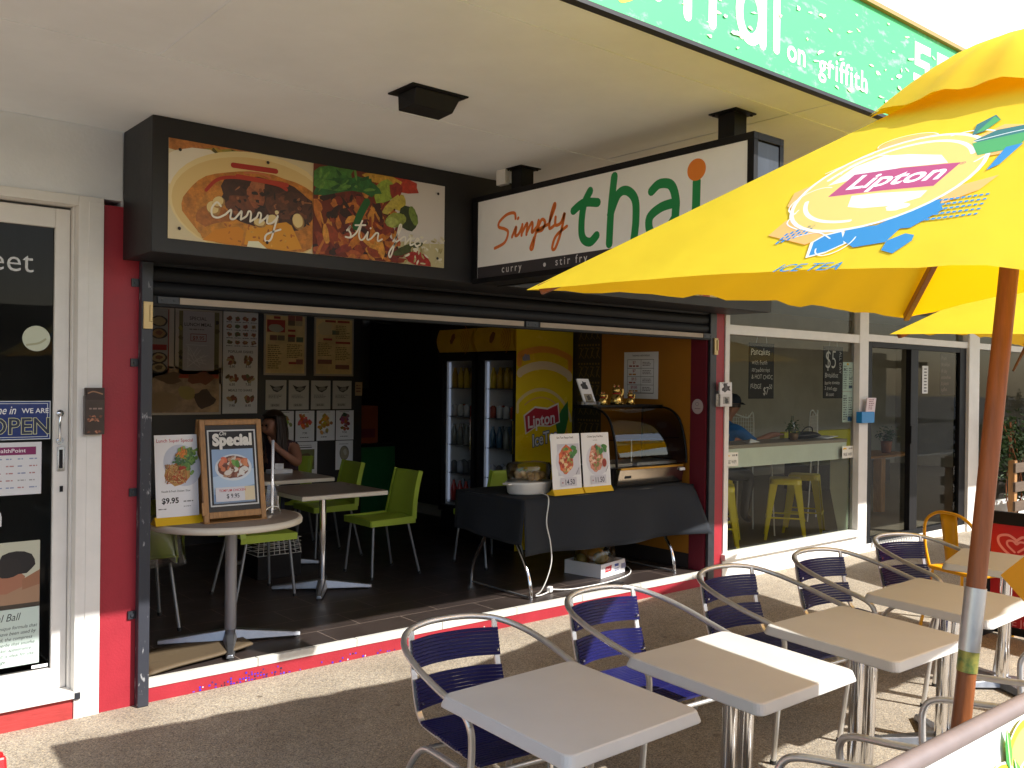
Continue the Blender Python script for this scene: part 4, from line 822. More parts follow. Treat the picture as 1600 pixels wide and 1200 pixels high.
def chair_geo():
    t = thing('armchair', 'x', 'chair', (0, 0, 0), 0, 'aluminium armchairs with blue slats', out=True)
    w = .285; A = .0125
    half = [(w * .86, -.235, .0), (w * .9, -.26, .30), (w * .93, -.285, .52), (w * .97, -.285, .60), (w * 1.0, -.235, .642), (w * 1.03, -.08, .67), (w * 1.02, .08, .70), (w * .93, .21, .725), (w * .73, .30, .745), (w * .4, .345, .757)]
    P = half + [(0, .357, .76)] + [(-x, y, z) for x, y, z in reversed(half)]
    Q = spline(P, 6)
    n0 = 6 * 5
    g = MB(); g.tube(Q[n0 - 12:len(Q) - n0 + 12], A, 10); g.build('arm_loop', m_alu, t, world=False)
    for s, seg_ in ((1, Q[:n0 - 11]), (-1, Q[len(Q) - n0 + 11:])):
        g = MB(); g.tube(seg_, A, 10); o = g.build('leg', m_alu, t, world=False)
        e = seg_[0] if s == 1 else seg_[-1]; g = MB(); g.cyl((e.x, e.y, 0), (e.x, e.y, .018), .015, n=10); g.build('foot_cap', m_rubber, o, world=False)
    for s in (1, -1):
        g = MB(); g.tube(spline([(s * .235, -.245, .405), (s * .236, -.02, .395), (s * .236, .10, .37), (s * .24, .20, .25), (s * .245, .28, .02), (s * .245, .283, 0)], 5), A, 10); o = g.build('leg', m_alu, t, world=False)
        g = MB(); g.cyl((s * .245, .283, 0), (s * .245, .283, .018), .015, n=10); g.build('foot_cap', m_rubber, o, world=False)
        g = MB(); S_ = spline([(s * .19, .302, .748), (s * .19, .285, .66), (s * .19, .25, .53), (s * .19, .215, .455), (s * .19, .16, .428), (s * .19, .0, .425), (s * .19, -.19, .43), (s * .19, -.24, .42), (s * .19, -.25, .40)], 5)
        for i in range(len(S_) - 1): g.bar(S_[i], S_[i + 1] + (S_[i + 1] - S_[i]) * .12, .022, .009, up=(1, 0, 0) if False else (0, .3, 1) if i > 18 else (0, 1, .2))
        g.build('side_rail', m_alu, t, world=False)
    g = MB(); g.tube([(-.25, -.25, .408), (.25, -.25, .408)], .010, 8); g.build('cross_rail', m_alu, t, world=False); g = MB(); g.tube([(-.236, .11, .368), (.236, .11, .368)], .010, 8); g.build('rear_rail', m_alu, t, world=False)
    for z0, y0, z1, y1 in ((.612, .262, .718, .290), (.472, .212, .578, .252)):
        g = MB(); n = 8
        for i in range(n):
            f = (i + .5) / n; z = z0 + (z1 - z0) * f; y = y0 + (y1 - y0) * f
            pts = spline([(-.195, y - .008, z), (-.1, y + .022, z), (0, y + .03, z), (.1, y + .022, z), (.195, y - .008, z)], 4)
            for j in range(len(pts) - 1): g.bar(pts[j], pts[j + 1] + (pts[j + 1] - pts[j]) * .03, .007, .0119, up=(0, 0, 1))
        o = g.build('back_slat', m_blue, t, world=False)
        for s in (-1, 1): g = MB(); g.cyl((s * .182, y0 - .012, (z0 + z1) / 2 - .03), (s * .182, y0 - .002, (z0 + z1) / 2 - .03), .005, n=8); g.build('screw', m_chrome, o, world=False)
    for j in range(3):
        g = MB(); y0 = -.245 + j * .145
        for i in range(9): y = y0 + i * .0152; g.box(-.205, .205, y, y + .0108, .434 - (.004 if 0 < i < 8 else 0), .443)
        g.build('seat_slat', m_blue, t, world=False)
    return t
CH = [(2.14, -2.09, -6, 'blue slatted aluminium armchair nearest the camera, tucked under the nearest table'), (3.01, -2.07, -4, 'blue slatted aluminium armchair with a patch of sun on the right of its backrest'), (3.89, -2.10, -5, 'blue slatted armchair in shade standing in front of the right red pillar'), (4.71, -2.11, -8, 'blue slatted armchair in shade below the right end of the cafe window'), (5.60, -2.10, -16, 'farthest blue slatted armchair, in front of the cafe doors')]
ch0 = chair_geo()
for i, (x, y, a, lb) in enumerate(CH):
    if i == 0: ch0['label'] = lb; ch0.location = (x, y, TS * y); ch0.rotation_euler = (R(2), 0, R(a))
    else: dup(ch0, lb, (x, y), R(a), out=True)
for x, y, a, lb in ((2.17, -3.42, 183, 'street side aluminium armchair whose bent arm shows nearest the lower picture edge'), (3.01, -3.43, 179, 'street side aluminium armchair whose arms pass behind the foot of the umbrella pole'), (3.93, -3.40, 178, 'street side aluminium armchair at the right picture edge beyond the umbrella pole')):
    dup(ch0, lb, (x, y), R(a), out=True)

# yellow metal chair further along
t = thing('yellow_metal_chair', 'yellow metal chair with a rounded hoop back near the cafe doors', 'chair', (6.60, -1.86), R(78), out=True)
g = MB(); g.tube(spline([(-.20, .15, .43), (-.215, .19, .6), (-.19, .225, .76), (-.1, .24, .835), (0, .245, .85), (.1, .24, .835), (.19, .225, .76), (.215, .19, .6), (.20, .15, .43)], 6), .011, 8); g.build('back_hoop', m_yel2, t, world=False)
g = MB(); g.sheet(lambda a, b: ((a - .5) * (.13 - .03 * (1 - b)), .165 + .08 * b - .012 * math.sin(PI * a), .44 + .405 * b), 4, 6); g.build('back_splat', m_yel2, t, world=False, solid=.004)
g = MB(); g.box(-.19, .19, -.2, .18, .42, .45); g.build('seat', m_yel2, t, world=False, bevel=.014, seg=3)
for sx in (-1, 1):
    for sy in (-1, 1): g = MB(); g.bar((.165 * sx, .16 * sy, .43), (.2 * sx, .2 * sy + .02 * sy, 0), .034, .018, up=(1, 1, 0)); g.build('leg', m_yel2, t, world=False)

# ------------------------------------------------------------------ umbrellas
def umbrella(label, P1, P2, P3, P0, A, foot, conc, seed, rope=False):
    rd = random.Random(seed)
    P = [V(P1), V(P0), V(P3), V(P2)]; A = V(A); foot = V(foot)
    t = thing('market_umbrella', label, 'umbrella', tuple(foot), group='yellow market umbrellas over the tables')
    g = MB(); NS, NT = 28, 14
    for e in range(4):
        a, b = P[e], P[(e + 1) % 4]; c = conc[e]; ph = rd.uniform(0, 6)
        def fn(s, q, a=a, b=b, c=c, ph=ph, e=e):
            E = a.lerp(b, s); w = 4 * s * (1 - s); E = E + (A - E).normalized() * (c * w)
            p = E.lerp(A, q); fold = (1 - q) ** 3
            p.z += -.022 * math.sin(PI * q) * w * (0 if e == 0 else 1) + fold * fold * (.0045 if e == 0 else .008) * w * (math.sin(s * 37 + ph) + .6 * math.sin(s * 61 + 2 * ph)) * (1 if e != 0 else .15 + 2.6 * max(0, (s - .62) / .38) ** .7)
            return p
        g.sheet(fn, NS, NT)
    g.build('canopy', m_canopy, t)
    g = MB()
    for e in range(4):
        a, b = A + (P[e] - A) * .30, A + (P[(e + 1) % 4] - A) * .30; a.z += .025; b.z += .025; top = A + V((0, 0, .06))
        def fn(s, q, a=a, b=b, top=top):
            E = a.lerp(b, s); w = 4 * s * (1 - s); E.z += .032 * w + .008 * math.sin(s * 23); p = E.lerp(top, q); p.z += .045 * math.sin(PI * q) - .01 * q; return p
        g.sheet(fn, 16, 8)
    g.build('vent_hood', m_canopy, t)
    hub = A + (foot - A).normalized() * .10; low = A + (foot - A).normalized() * .42
    g = MB(); g.cyl(hub + V((0, 0, .05)), hub - V((0, 0, .05)), .05, n=16); g.build('hub', m_wood, t); g = MB(); g.cyl(low + V((0, 0, .03)), low - V((0, 0, .04)), .04, n=16); g.build('runner', m_wood, t)
    for e in range(4):
        tip = P[e] + V((0, 0, -.012)) + (A - P[e]) * .03; tip.z -= .01
        g = MB(); g.bar(hub, tip, .024, .034, m=0); r_ = g.build('rib', m_wood, t, bevel=.003)
        m_ = hub.lerp(tip, .52); m_.z -= .02; g = MB(); g.bar(low, m_, .018, .026); g.build('strut', m_wood, r_, world=True, bevel=.003)
    ax = (A - foot); L = ax.length; ax.normalize()
    def at(z): return foot + ax * ((z - foot.z) / ax.z)
    g = MB(); g.cyl(at(1.06), A + V((0, 0, .06)), .0265, n=24); up_ = g.build('upper_pole', m_wood, t)
    g = MB(); g.cyl(foot, at(.894), .0265, n=24); lp = g.build('lower_pole', m_wood, t)
    g = MB(); g.cyl(at(.895), at(1.075), .0295, n=28); g.build('sleeve', m_alu, t)
    g = MB(); g.cyl(at(.835), at(.8945), .0282, n=28); sk = g.build('sticker', mat('gold_foil', lin((190, 176, 90)), .3, .5, col2=lin((90, 130, 80)), vs_=30), lp)
    g = MB(); g.cyl(A + V((0, 0, .06)), A + V((0, 0, .13)), .03, .012, 16); g.build('finial', m_wood, t)
    g = MB(); fz = foot.z
    for i in range(4):
        a = .5 + i * PI / 2; d = V((math.cos(a), math.sin(a), TS * math.sin(a))); g.bar(foot + d * .03 + V((0, 0, .04)), foot + d * .42 + V((0, 0, .03)), .06, .045)
    g.cyl(foot + V((0, 0, .0)), foot + V((0, 0, .22)), .045, n=20); g.build('base', m_alug, t, bevel=.006)
    if rope:
        g = MB()
        for dx in (.075, .10): g.tube(spline([low + V((dx * .5, -.02, 0)), low + V((dx, -.02, -.25)), low + V((dx * .85, -.02, -.4)), at(1.7) + V((.045, -.02, 0))], 6), .003, 6)
        g.build('cord', mat('brown_cord', lin((90, 60, 34)), .8), t)
    return t, P, A
U1P1, U1P0, U1P3, U1P2, U1A = V((1.985, -2.45, 1.955)), V((1.77, -4.59, 1.82)), V((3.42, -4.75, 1.87)), V((4.08, -2.67, 1.965)), V((2.90, -3.66, 2.66))
U1, _, _ = umbrella('yellow lemon tea market umbrella in the foreground, its canopy filling the right of the view', U1P1, U1P2, U1P3, U1P0, U1A, (2.60, -3.53, TS * -3.53), (.06, .05, .19, .04), 3, True)
U2, _, _ = umbrella('second yellow umbrella, seen low behind the pole of the foreground umbrella', (4.03, -2.63, 1.89), (7.25, -1.96, 1.96), (7.05, -4.3, 1.86), (3.76, -4.45, 1.78), (5.5, -3.3, 2.58), (5.47, -3.35, TS * -3.35), (.04, .08, .08, .06), 5)
U3, _, _ = umbrella('third yellow umbrella farther along the row', (8.35, -2.45, 1.93), (11.0, -2.2, 1.98), (10.4, -4.85, 1.88), (7.7, -5.1, 1.8), (9.3, -3.65, 2.6), (9.28, -3.7, TS * -3.7), (.04, .08, .08, .06), 8)
# print on the foreground canopy, laid on the panel that faces the left
ea = (U1P0 - U1P1).normalized(); nn = (U1P0 - U1P1).cross(U1A - U1P1).normalized(); eb = nn.cross(ea)
F = Flat(U1P1, ea, eb, lift=.0022, step=.00002); F.on('canopy_print')
cr1, cr2, wt, bl, mg, gn1, gn2 = mat('print_cream', lin((248, 218, 128)), .7, trans=.3), mat('print_peach', lin((246, 196, 120)), .7, trans=.3), mat('print_white', lin((236, 238, 238)), .7, trans=.2), mat('print_blue', lin((44, 140, 204)), .7, trans=.2), mat('print_magenta', lin((190, 74, 126)), .7, trans=.2), mat('print_green', lin((60, 150, 84)), .7), mat('print_dark_green', lin((28, 104, 104)), .7)
F.poly([(.84, .24), (.845, .318), (.95, .29), (1.07, .235), (1.0, .178)], cr2); F.poly([(1.24, .40), (1.30, .42), (1.36, .445), (1.345, .38), (1.28, .33)], cr2); F.poly([(1.18, .66), (1.24, .73), (1.33, .70), (1.33, .56), (1.25, .55)], cr2)
F.poly([(.79, .40), (.76, .48), (.80, .52), (.84, .45), (.86, .36)], cr2); F.blob(.98, .715, .085, .042, cr2, 0, .12)
F.poly([(1.046, .112), (1.012, .185), (1.03, .222), (1.076, .238), (1.125, .172), (1.09, .13)], wt); F.poly([(1.05, .122), (1.02, .188), (1.035, .216), (1.074, .23), (1.117, .172), (1.088, .138)], bl)
F.poly([(1.08, .24), (1.16, .25), (1.206, .308), (1.262, .352), (1.30, .30), (1.26, .225), (1.234, .225), (1.231, .166), (1.156, .15), (1.10, .19)], bl); F.poly([(1.241, .13), (1.231, .172), (1.262, .2), (1.289, .19), (1.297, .165), (1.279, .113)], bl)
for j in range(10):
    for i in range(5):
        x = 1.255 + j * .0135 + i * .004; y = .345 + j * .002 - i * .022 - j * .001; k = F.k; w = .0058 - .0002 * j; F.rect(x - w, y - w * .9, x + w, y + w * .9, bl); F.k = k
for j in range(6):
    for i in range(3): k = F.k; x = .897 + j * .0125; y = .19 + i * .02 + j * .008; F.rect(x, y, x + .0085, y + .014, bl); F.k = k
F.ell(1.045, .483, .245, .245, cr1)
F.ring(1.045, .483, .245, .245, .011, wt); F.ring(1.045, .483, .21, .21, .012, wt, .5, 2.9); F.ring(1.045, .483, .21, .2, .012, wt, 3.5, 4.8)
F.poly([(.86, .50), (.885, .60), (.95, .645), (1.03, .632), (1.14, .598), (1.185, .545), (1.05, .555)], wt); F.poly([(.985, .42), (1.063, .42), (1.205, .405), (1.205, .372), (1.15, .343), (1.06, .345), (1.01, .36)], wt); F.blob(1.165, .335, .03, .018, wt)
F.poly([(.905, .43), (.915, .548), (1.06, .552), (1.222, .538), (1.21, .425), (1.07, .432)], mg)
F.text('Lipton', .935, .462, .107, mat('print_white2', lin((244, 240, 240)), .7), .022, .08, .98); F.text('®', 1.222, .525, .02, mg)
F.ring(1.16, .60, .12, .12, .006, wt, -.6, 2.0); F.ring(.86, .42, .06, .07, .004, wt, 1.2, 4.6); F.ring(.93, .58, .07, .07, .004, wt, .8, 3.4); F.ring(1.09, .18, .045, .06, .004, wt, 3.6, 6.6); F.ring(.98, .715, .088, .045, .003, wt, .2, 3.4); F.stroke([(.85, .37), (.86, .30), (.92, .26)], .004, wt); F.stroke([(.80, .58), (.84, .62), (.90, .67)], .004, wt); F.stroke([(.94, .22), (1.0, .235), (1.06, .2)], .004, wt)
F.poly([(1.175, .69), (1.155, .755), (1.185, .80), (1.215, .762), (1.20, .705)], gn2); F.poly([(1.18, .70), (1.186, .79), (1.215, .762), (1.2, .71)], gn1)
F.poly([(1.196, .655), (1.235, .70), (1.34, .71), (1.34, .64), (1.26, .60)], gn2); F.poly([(1.2, .64), (1.34, .665), (1.34, .58), (1.25, .565)], gn1); F.stroke([(1.2, .65), (1.28, .672), (1.34, .68)], .004, wt)
F.poly([(1.315, .475), (1.308, .59), (1.345, .60), (1.335, .50)], bl)
F.text('ICE TEA', .985, .052, .048, bl, .004, .35, 1.12)
for o in F.done(U1).values(): pass
F = Flat(U1P1 + V((0, 0, 0)), (U1P2 - U1P1).normalized(), ((U1A - U1P1) - (U1P2 - U1P1).normalized() * (U1A - U1P1).dot((U1P2 - U1P1).normalized())).normalized(), lift=-.02, step=.0005)

# ------------------------------------------------------------------ banner screen in the foreground
t = thing('banner_screen', 'white barrier banner printed with lemons and leaves, grey top rail, in the right foreground', 'barrier', (2.0, -3.79), 0, out=True)
g = MB(); g.tube([(-1.2, 0, 1.0), (1.35, 0, 1.0)], .0215, 14); g.build('top_rail', mat('grey_rail', lin((122, 110, 108)), .5, var=.1, vs_=20), t, world=False)
for x in (-1.18, 1.33):
    g = MB(); g.tube([(x, 0, .02), (x, 0, .98)], .018, 12); g.bar((x, -.25, .015), (x, .25, .015), .05, .03); g.build('post', m_alu, t, world=False)
g = MB(); g.sheet(lambda a, b: (-1.15 + a * 2.46, .006 * math.sin(a * 9), .12 + b * .862), 40, 6); g.build('banner', mat('white_vinyl', lin((238, 238, 234)), .4, trans=.15), t, world=False, solid=.002)
F = Flat((0, -.014, 0), *FAC, lift=.0, step=.0001); F.on('lemon_print'); ly, ld = ink(226, 220, 50), ink(196, 190, 30)
for x, z, s_, ro in ((.40, .91, .08, .5), (.30, .83, .085, -.2), (.47, .80, .10, .8), (.62, .88, .1, .1), (.3, .62, .13, .5), (.62, .62, .12, 0), (.9, .74, .14, .2)):
    F.ell(x, z, s_, s_ * .74, ly, ro); F.ell(x + .01, z - .01, s_ * .8, s_ * .58, ink(236, 234, 110), ro); F.ring(x, z, s_ * .98, s_ * .72, .006, ink(240, 240, 220), rot=ro)
for x, z, ro, s_ in ((.33, .92, 1.9, .065), (.40, .83, 2.1, .07), (.52, .91, .9, .08), (.24, .76, 2.8, .07), (.56, .7, 1.2, .08), (.8, .7, 2.0, .1)):
    d = V((math.cos(ro), math.sin(ro), 0)); w = V((-d.y, d.x, 0)); q = lambda a, b: (x + d.x * a * s_ + w.x * b * s_, z + d.y * a * s_ + w.y * b * s_)
    F.poly([q(-1, 0), q(-.4, .28), (q(.3, .25)), q(1, 0), q(.3, -.25), q(-.4, -.28)], ink(96, 170, 70)); F.poly([q(-1, 0), q(-.4, .28), q(.3, .25), q(1, 0)], ink(56, 140, 60)); F.stroke([q(-.9, 0), q(.9, 0)], .004, ink(220, 236, 180))
for o in F.done(t, world=False).values(): pass

# red ice cream screen beyond the far table
t = thing('red_screen', 'red windbreak screen with a white looped heart emblem behind the far table', 'barrier', (6.75, -2.5, TS * -2.5))
g = MB(); g.box(6.74, 6.75, -4.2, -1.965, .0, .70); g.build('banner', mat('red_vinyl', lin((190, 20, 36)), .4, var=.06, vs_=3), t)
g = MB(); g.box(6.725, 6.765, -4.2, -1.95, .701, .79); g.build('top_rail', m_black2, t, bevel=.006); g = MB(); g.box(6.725, 6.765, -4.2, -1.95, -.055, -.002); g.build('bottom_rail', m_black2, t, bevel=.006)
for y in (-1.945, -4.2):
    g = MB(); g.cyl((6.745, y, TS * y), (6.745, y, .80), .018, n=12); g.build('post', m_black2, t); g = MB(); g.box(6.55, 6.94, y - .03, y + .03, TS * y - .01, TS * y + .035); g.build('foot', m_black2, t)
F = Flat((6.74, -1.965, 0), *SIDE); F.on('heart_emblem'); pk = ink(232, 150, 150)
def hs(pts, w): F.stroke([(.17 + x * .115, .555 + y * .075) for x, y in pts], w, pk, 8)
hs([(.0, .55), (.35, .95), (.85, .85), (1.0, .3), (.7, -.4), (.0, -.95), (-.55, -.6), (-1.0, .15), (-1.0, .8), (-.5, 1.0), (-.1, .7), (0, .5)], .017); hs([(-.1, -.5), (-.5, .05), (-.5, .45), (-.2, .5), (0, .25), (.2, .48), (.5, .42), (.5, .05), (.1, -.45)], .014)
F.on('lettering'); F.text('STREETS', .17, .40, .055, pk, .006, align='c', sx=1.0); F.on('large_lettering'); F.text('TASTE', .05, .10, .10, pk, .006); F.on('lower_lettering'); F.text('THE JOY', .05, .01, .07, pk, .004); F.done(t)
t = thing('yellow_board', 'yellow diamond shaped board jutting in at the right edge before the far table', 'sign', (3.62, -3.46, TS * -3.46))
g = MB(); fr = ((3.6, -3.40, .95), (0, -.7071, .7071), (0, .7071, .7071)); g.prism([(-.07, -.07), (.07, -.07), (.07, .07), (-.07, .07)], ((3.6, -3.40, .953), (.0, -.7071, .7071), (0, -.7071, -.7071)), -.003, .003); g.build('board', m_yel2, t, bevel=.002)
g = MB(); g.cyl((3.61, -3.42, TS * -3.42), (3.61, -3.42, .95), .008, n=10); g.build('post', m_alu, t)
t = thing('red_sandwich_board', 'red plastic corner of a folding sign at the bottom left picture edge', 'sign', (1.05, -.75, TS * -.75))
g = MB(); fr_ = [(.15, -1.50, 0), (.66, -1.50, 0)]
zb = TS * -1.5
g.add([(.15, -1.34, zb), (.66, -1.34, zb), (.645, -1.47, .455), (.165, -1.47, .455), (.15, -1.365, zb), (.66, -1.365, zb), (.645, -1.495, .455), (.165, -1.495, .455)], [(0, 1, 2, 3), (7, 6, 5, 4), (0, 4, 5, 1), (1, 5, 6, 2), (2, 6, 7, 3), (3, 7, 4, 0)])
t.location = (.4, -1.5, zb); m_rp = mat('red_plastic', lin((220, 24, 28)), .35, var=.06, vs_=5)
g.build('back_panel', m_rp, t, bevel=.008)
g = MB(); g.add([(.15, -1.66, zb), (.66, -1.66, zb), (.645, -1.53, .455), (.165, -1.53, .455), (.15, -1.635, zb), (.66, -1.635, zb), (.645, -1.505, .455), (.165, -1.505, .455)], [(3, 2, 1, 0), (4, 5, 6, 7), (1, 5, 4, 0), (2, 6, 5, 1), (3, 7, 6, 2), (0, 4, 7, 3)])
g.build('front_panel', m_rp, t, bevel=.008)
g = MB(); g.cyl((.2, -1.5, .44), (.61, -1.5, .44), .012, n=10); g.build('hinge', m_rp, t)

# ------------------------------------------------------------------ inside the restaurant
FZ = .115
t = thing('floor_mat', 'worn black rubber mat curling up just inside the left post', 'mat', (1.95, .25, FZ))
g = MB(); g.sheet(lambda a, b: (1.60 + a * .62 + b * .06, .03 + b * .40 + a * .12, FZ + .012 + .035 * max(0, .75 - b) * a + .004 * math.sin(a * 7)), 14, 8); g.build('mat_sheet', mat('worn_rubber', lin((34, 31, 29)), .7, vs_=9, col2=lin((84, 70, 50)), fac=(.62, .8), bump=.1, bs=80), t, solid=.012)

def green_geo():
    t = thing('green_chair', 'x', 'chair', (0, 0, 0), 0, 'green plastic chairs with grey metal legs')
    g = MB(); g.sheet(lambda a, b: ((a - .5) * (.42 - .02 * b), -.21 + b * .42, .45 + .012 * math.cos(2 * PI * (a - .5)) * .4 - .012 * math.sin(PI * b) + .02 * max(0, b - .8)), 10, 10); g.build('seat', m_green, t, world=False, solid=.010)
    g = MB(); 
    for s in (-1, 1): g.add([(s * .21, -.212, .405), (s * .212, -.212, .452), (s * .202, .20, .462), (s * .20, .20, .405), (s * .20, -.205, .405), (s * .202, -.205, .452), (s * .192, .20, .462), (s * .19, .20, .405)], [(0, 1, 2, 3), (7, 6, 5, 4), (0, 4, 5, 1), (1, 5, 6, 2), (2, 6, 7, 3), (3, 7, 4, 0)])
    g.box(-.2, .2, -.217, -.2065, .405, .452); g.build('seat_edge', m_green, t, world=False)
    g = MB(); g.sheet(lambda a, b: ((a - .5) * (.40 - .05 * b - .02 * math.sin(PI * b)), .19 + .03 * math.sin(PI * (a - .5) * 1) * 0 + .02 * math.cos(PI * (a - .5)) + .045 * b + .03 * b * b - .012, .44 + b * .37), 10, 12); o = g.build('backrest', m_green, t, world=False, solid=.012)
    for s in (-1, 1):
        g = MB(); pts = [(s * (.40 - .05 * b - .02 * math.sin(PI * b)) / 2, .185 + .045 * b + .03 * b * b, .44 + b * .37) for b in [i / 8 for i in range(9)]]
        for i in range(8): g.bar(pts[i], V(pts[i + 1]) + (V(pts[i + 1]) - V(pts[i])) * .05, .014, .04, up=(0, 1, 0))
        g.build('edge_rim', m_green, o, world=False)
    for sx in (-1, 1):
        for sy in (-1, 1):
            g = MB(); g.tube([(sx * .17, sy * .17 - (.0 if sy < 0 else .02), .40), (sx * .205, -.2 if sy < 0 else .24, 0)], .011, 10); o = g.build('leg', m_greytube, t, world=False)
            g = MB(); g.cyl((sx * .205, -.2 if sy < 0 else .24, 0), (sx * .204, (-.2 if sy < 0 else .24), .02), .0135, n=10); g.build('foot_cap', m_rubber, o, world=False)
    return t
gc = green_geo(); gc['label'] = 'green plastic chair at the right side of the front indoor table'; gc.location = (3.92, 1.55, FZ); gc.rotation_euler = (0, 0, R(-90))
dup(gc, 'green plastic chair at the right side of the rear indoor table', (3.93, 2.46, FZ), R(-92))
dup(gc, 'green plastic chair behind the round table, facing the front indoor table', (2.81, 1.42, FZ), R(90))
dup(gc, 'green plastic chair the seated woman is using', (3.84, 3.10, FZ), R(-46))
dup(gc, 'green plastic chair standing in the dark behind the cloth covered counter', (4.86, 1.35, FZ), R(180))
wc = dup(gc, 'green plastic chair whose back is wrapped in clear plastic beside the left post', (1.86, 1.07, FZ), R(176))
g = MB()
def wrap(a, b):
    an = 2 * PI * a; z = .40 + b * .44; rx = .245 * (1 - .1 * b) * (1 + .03 * math.sin(an * 5 + b * 7)); ry = .05 + .03 * math.sin(an * 3 + 4 * b) + .02
    if b > .9: rx *= (1 - (b - .9) * 3.5)
    return (rx * math.copysign(abs(math.cos(an)) ** .7, math.cos(an)), .215 + ry * math.sin(an) + .05 * b, z)
g.sheet(wrap, 40, 14); pw = thing('plastic_wrap', 'crumpled clear plastic bag pulled over the chair back beside the left post', 'bag', tuple(wc.location), wc.rotation_euler.z); g.build('bag_film', glass('crumpled_film', (.74, .72, .72), 1, .18, 1.7), pw, world=False)

def pedestal(t, cx, cy, ztop, r=.03, m=m_alug, toes=4, a0=.3, L=.38, mcol=None):
    g = MB(); g.cyl((cx, cy, FZ + .03), (cx, cy, ztop), r, n=20); g.build('column', mcol or m, t)
    for i in range(toes):
        a = a0 + i * 2 * PI / toes; d = V((math.cos(a), math.sin(a), 0)); w = V((-d.y, d.x, 0)); c = V((cx, cy, FZ)); g = MB(); vs_ = []
        for q, ww, z0, z1 in ((.02, .045, .012, .075), (L, .022, .010, .032)): p = c + d * q; vs_ += [p + w * ww + V((0, 0, z0)), p - w * ww + V((0, 0, z0)), p - w * ww * .6 + V((0, 0, z1)), p + w * ww * .6 + V((0, 0, z1))]
        g.add(vs_, [(0, 1, 5, 4), (1, 2, 6, 5), (2, 3, 7, 6), (3, 0, 4, 7), (4, 5, 6, 7), (3, 2, 1, 0)]); ft = g.build('foot', m, t, bevel=.005)
        g = MB(); p = c + d * (L - .02); g.cyl(p, p + V((0, 0, .0098)), .018, n=10); g.build('foot_pad', m_rubber, ft)
t = thing('round_table', 'round white table on a grey pedestal just inside the opening', 'table', (2.16, .42, FZ))
g = MB(); g.lathe([(.001, .806), (.425, .806), (.44, .812), (.442, .83), (.436, .843), (.42, .845)], (2.16, .42, 0), 56); g.build('tabletop', m_cream, t); g = MB(); g.lathe([(.4205, .845), (.42, .846), (.001, .846)], (2.16, .42, 0), 56); g.build('laminate', m_topd, t); pedestal(t, 2.20, .42, .806, .034, m_alug, 4, -.40, .40, mat('grey_column', lin((150, 148, 150)), .4, .5))
for cx, cy, lb in ((3.27, 1.30, 'square indoor table on a chrome pedestal in the middle of the dining room'), (3.40, 2.32, 'square indoor table farther back where the woman sits')):
    t = thing('dining_table', lb, 'table', (cx, cy, FZ), group='square indoor tables'); g = MB(); h = .34
    g.box(cx - h, cx + h, cy - h, cy + h, .8485, .852); g.build('laminate', m_topd, t)
    g = MB(); g.box(cx - h - .003, cx + h + .003, cy - h - .003, cy + h + .003, .818, .848); g.build('tabletop', m_cream, t, bevel=.006); pedestal(t, cx, cy, .818, .026, m_alug, 4, -.55, .36, m_chrome)
for x, y, lb in ((3.3, 2.45, 'white box of tissues on the rear indoor table'),):
    t = thing('tissue_box', lb, 'box', (x + .2, y + .05, .852)); g = MB(); g.box(x + .1, x + .3, y, y + .1, .853, .885); g.build('box', m_paper, t, bevel=.003); g = MB(); g.sheet(lambda a, b: (x + .16 + a * .08, y + .05 + .012 * math.sin(a * 6), .885 + b * .05), 5, 3); g.build('tissue', m_paper, t)
t = thing('wire_basket', 'white plastic basket on the floor under the front indoor table', 'basket', (3.2, 1.9, FZ)); g = MB()
for i in range(9): g.tube([(3.02 + i * .045, 1.85, FZ + .18), (3.04 + i * .04, 1.87, FZ + .30)], .0028, 5)
for j in range(5): g.tube([(3.02, 1.85, FZ + .18 + j * .03), (3.38, 1.85, FZ + .18 + j * .03), (3.38, 2.1, FZ + .18 + j * .03), (3.02, 2.1, FZ + .18 + j * .03)], .0028, 5, closed=True)
g.build('basket_sides', m_white, t); g = MB(); g.box(3.02, 3.38, 1.85, 2.1, FZ + .001, FZ + .177); g.build('crate', m_black2, t)

# table signs
t = thing('special_board', 'wooden framed tabletop board headed on special with a photograph of soup', 'sign', (2.13, .25, .846))
fr = ((1.955, .205, .852), (1, 0, 0), (0, .17, 1)); uyl = V((0, .17, 1)).normalized()
g = MB(); 
for r_ in ((0, .03, 0, .565), (.335, .365, 0, .565)): g.prism([(r_[0], r_[2]), (r_[1], r_[2]), (r_[1], r_[3]), (r_[0], r_[3])], fr, -.02, 0)
for r_ in ((.0305, .3345, .02, .055), (.0305, .3345, .535, .565)): g.prism([(r_[0], r_[2]), (r_[1], r_[2]), (r_[1], r_[3]), (r_[0], r_[3])], fr, -.02, 0)
g.build('frame', m_wood2, t, bevel=.003)
g = MB(); g.prism([(.03, .05), (.335, .05), (.335, .54), (.03, .54)], fr, -.014, -.008); g.build('backing', m_black, t)
g = MB(); g.prism([(.0, .0), (.365, .0), (.365, .565), (0, .565)], ((1.955, .44, .852), (1, 0, 0), (0, -.17, 1)), -.006, .006); g.build('rear_leg_panel', m_wood2, t)
g = MB(); g.box(1.955, 2.32, .20, .45, .847, .8515); g.build('foot_board', m_wood2, t)
g = MB(); g.prism([(-.012, .04), (.012, .04), (.012, .11), (-.012, .11)], fr, .0, .006); g.build('clasp', m_wood2, t, bevel=.002)
F = Flat(fr[0], fr[1], uyl, lift=-.004, step=.0001); F.on('poster'); F.panel(.042, .085, .325, .515, ink(206, 206, 204), .002); F.rect(.05, .093, .317, .507, ink(34, 32, 36))
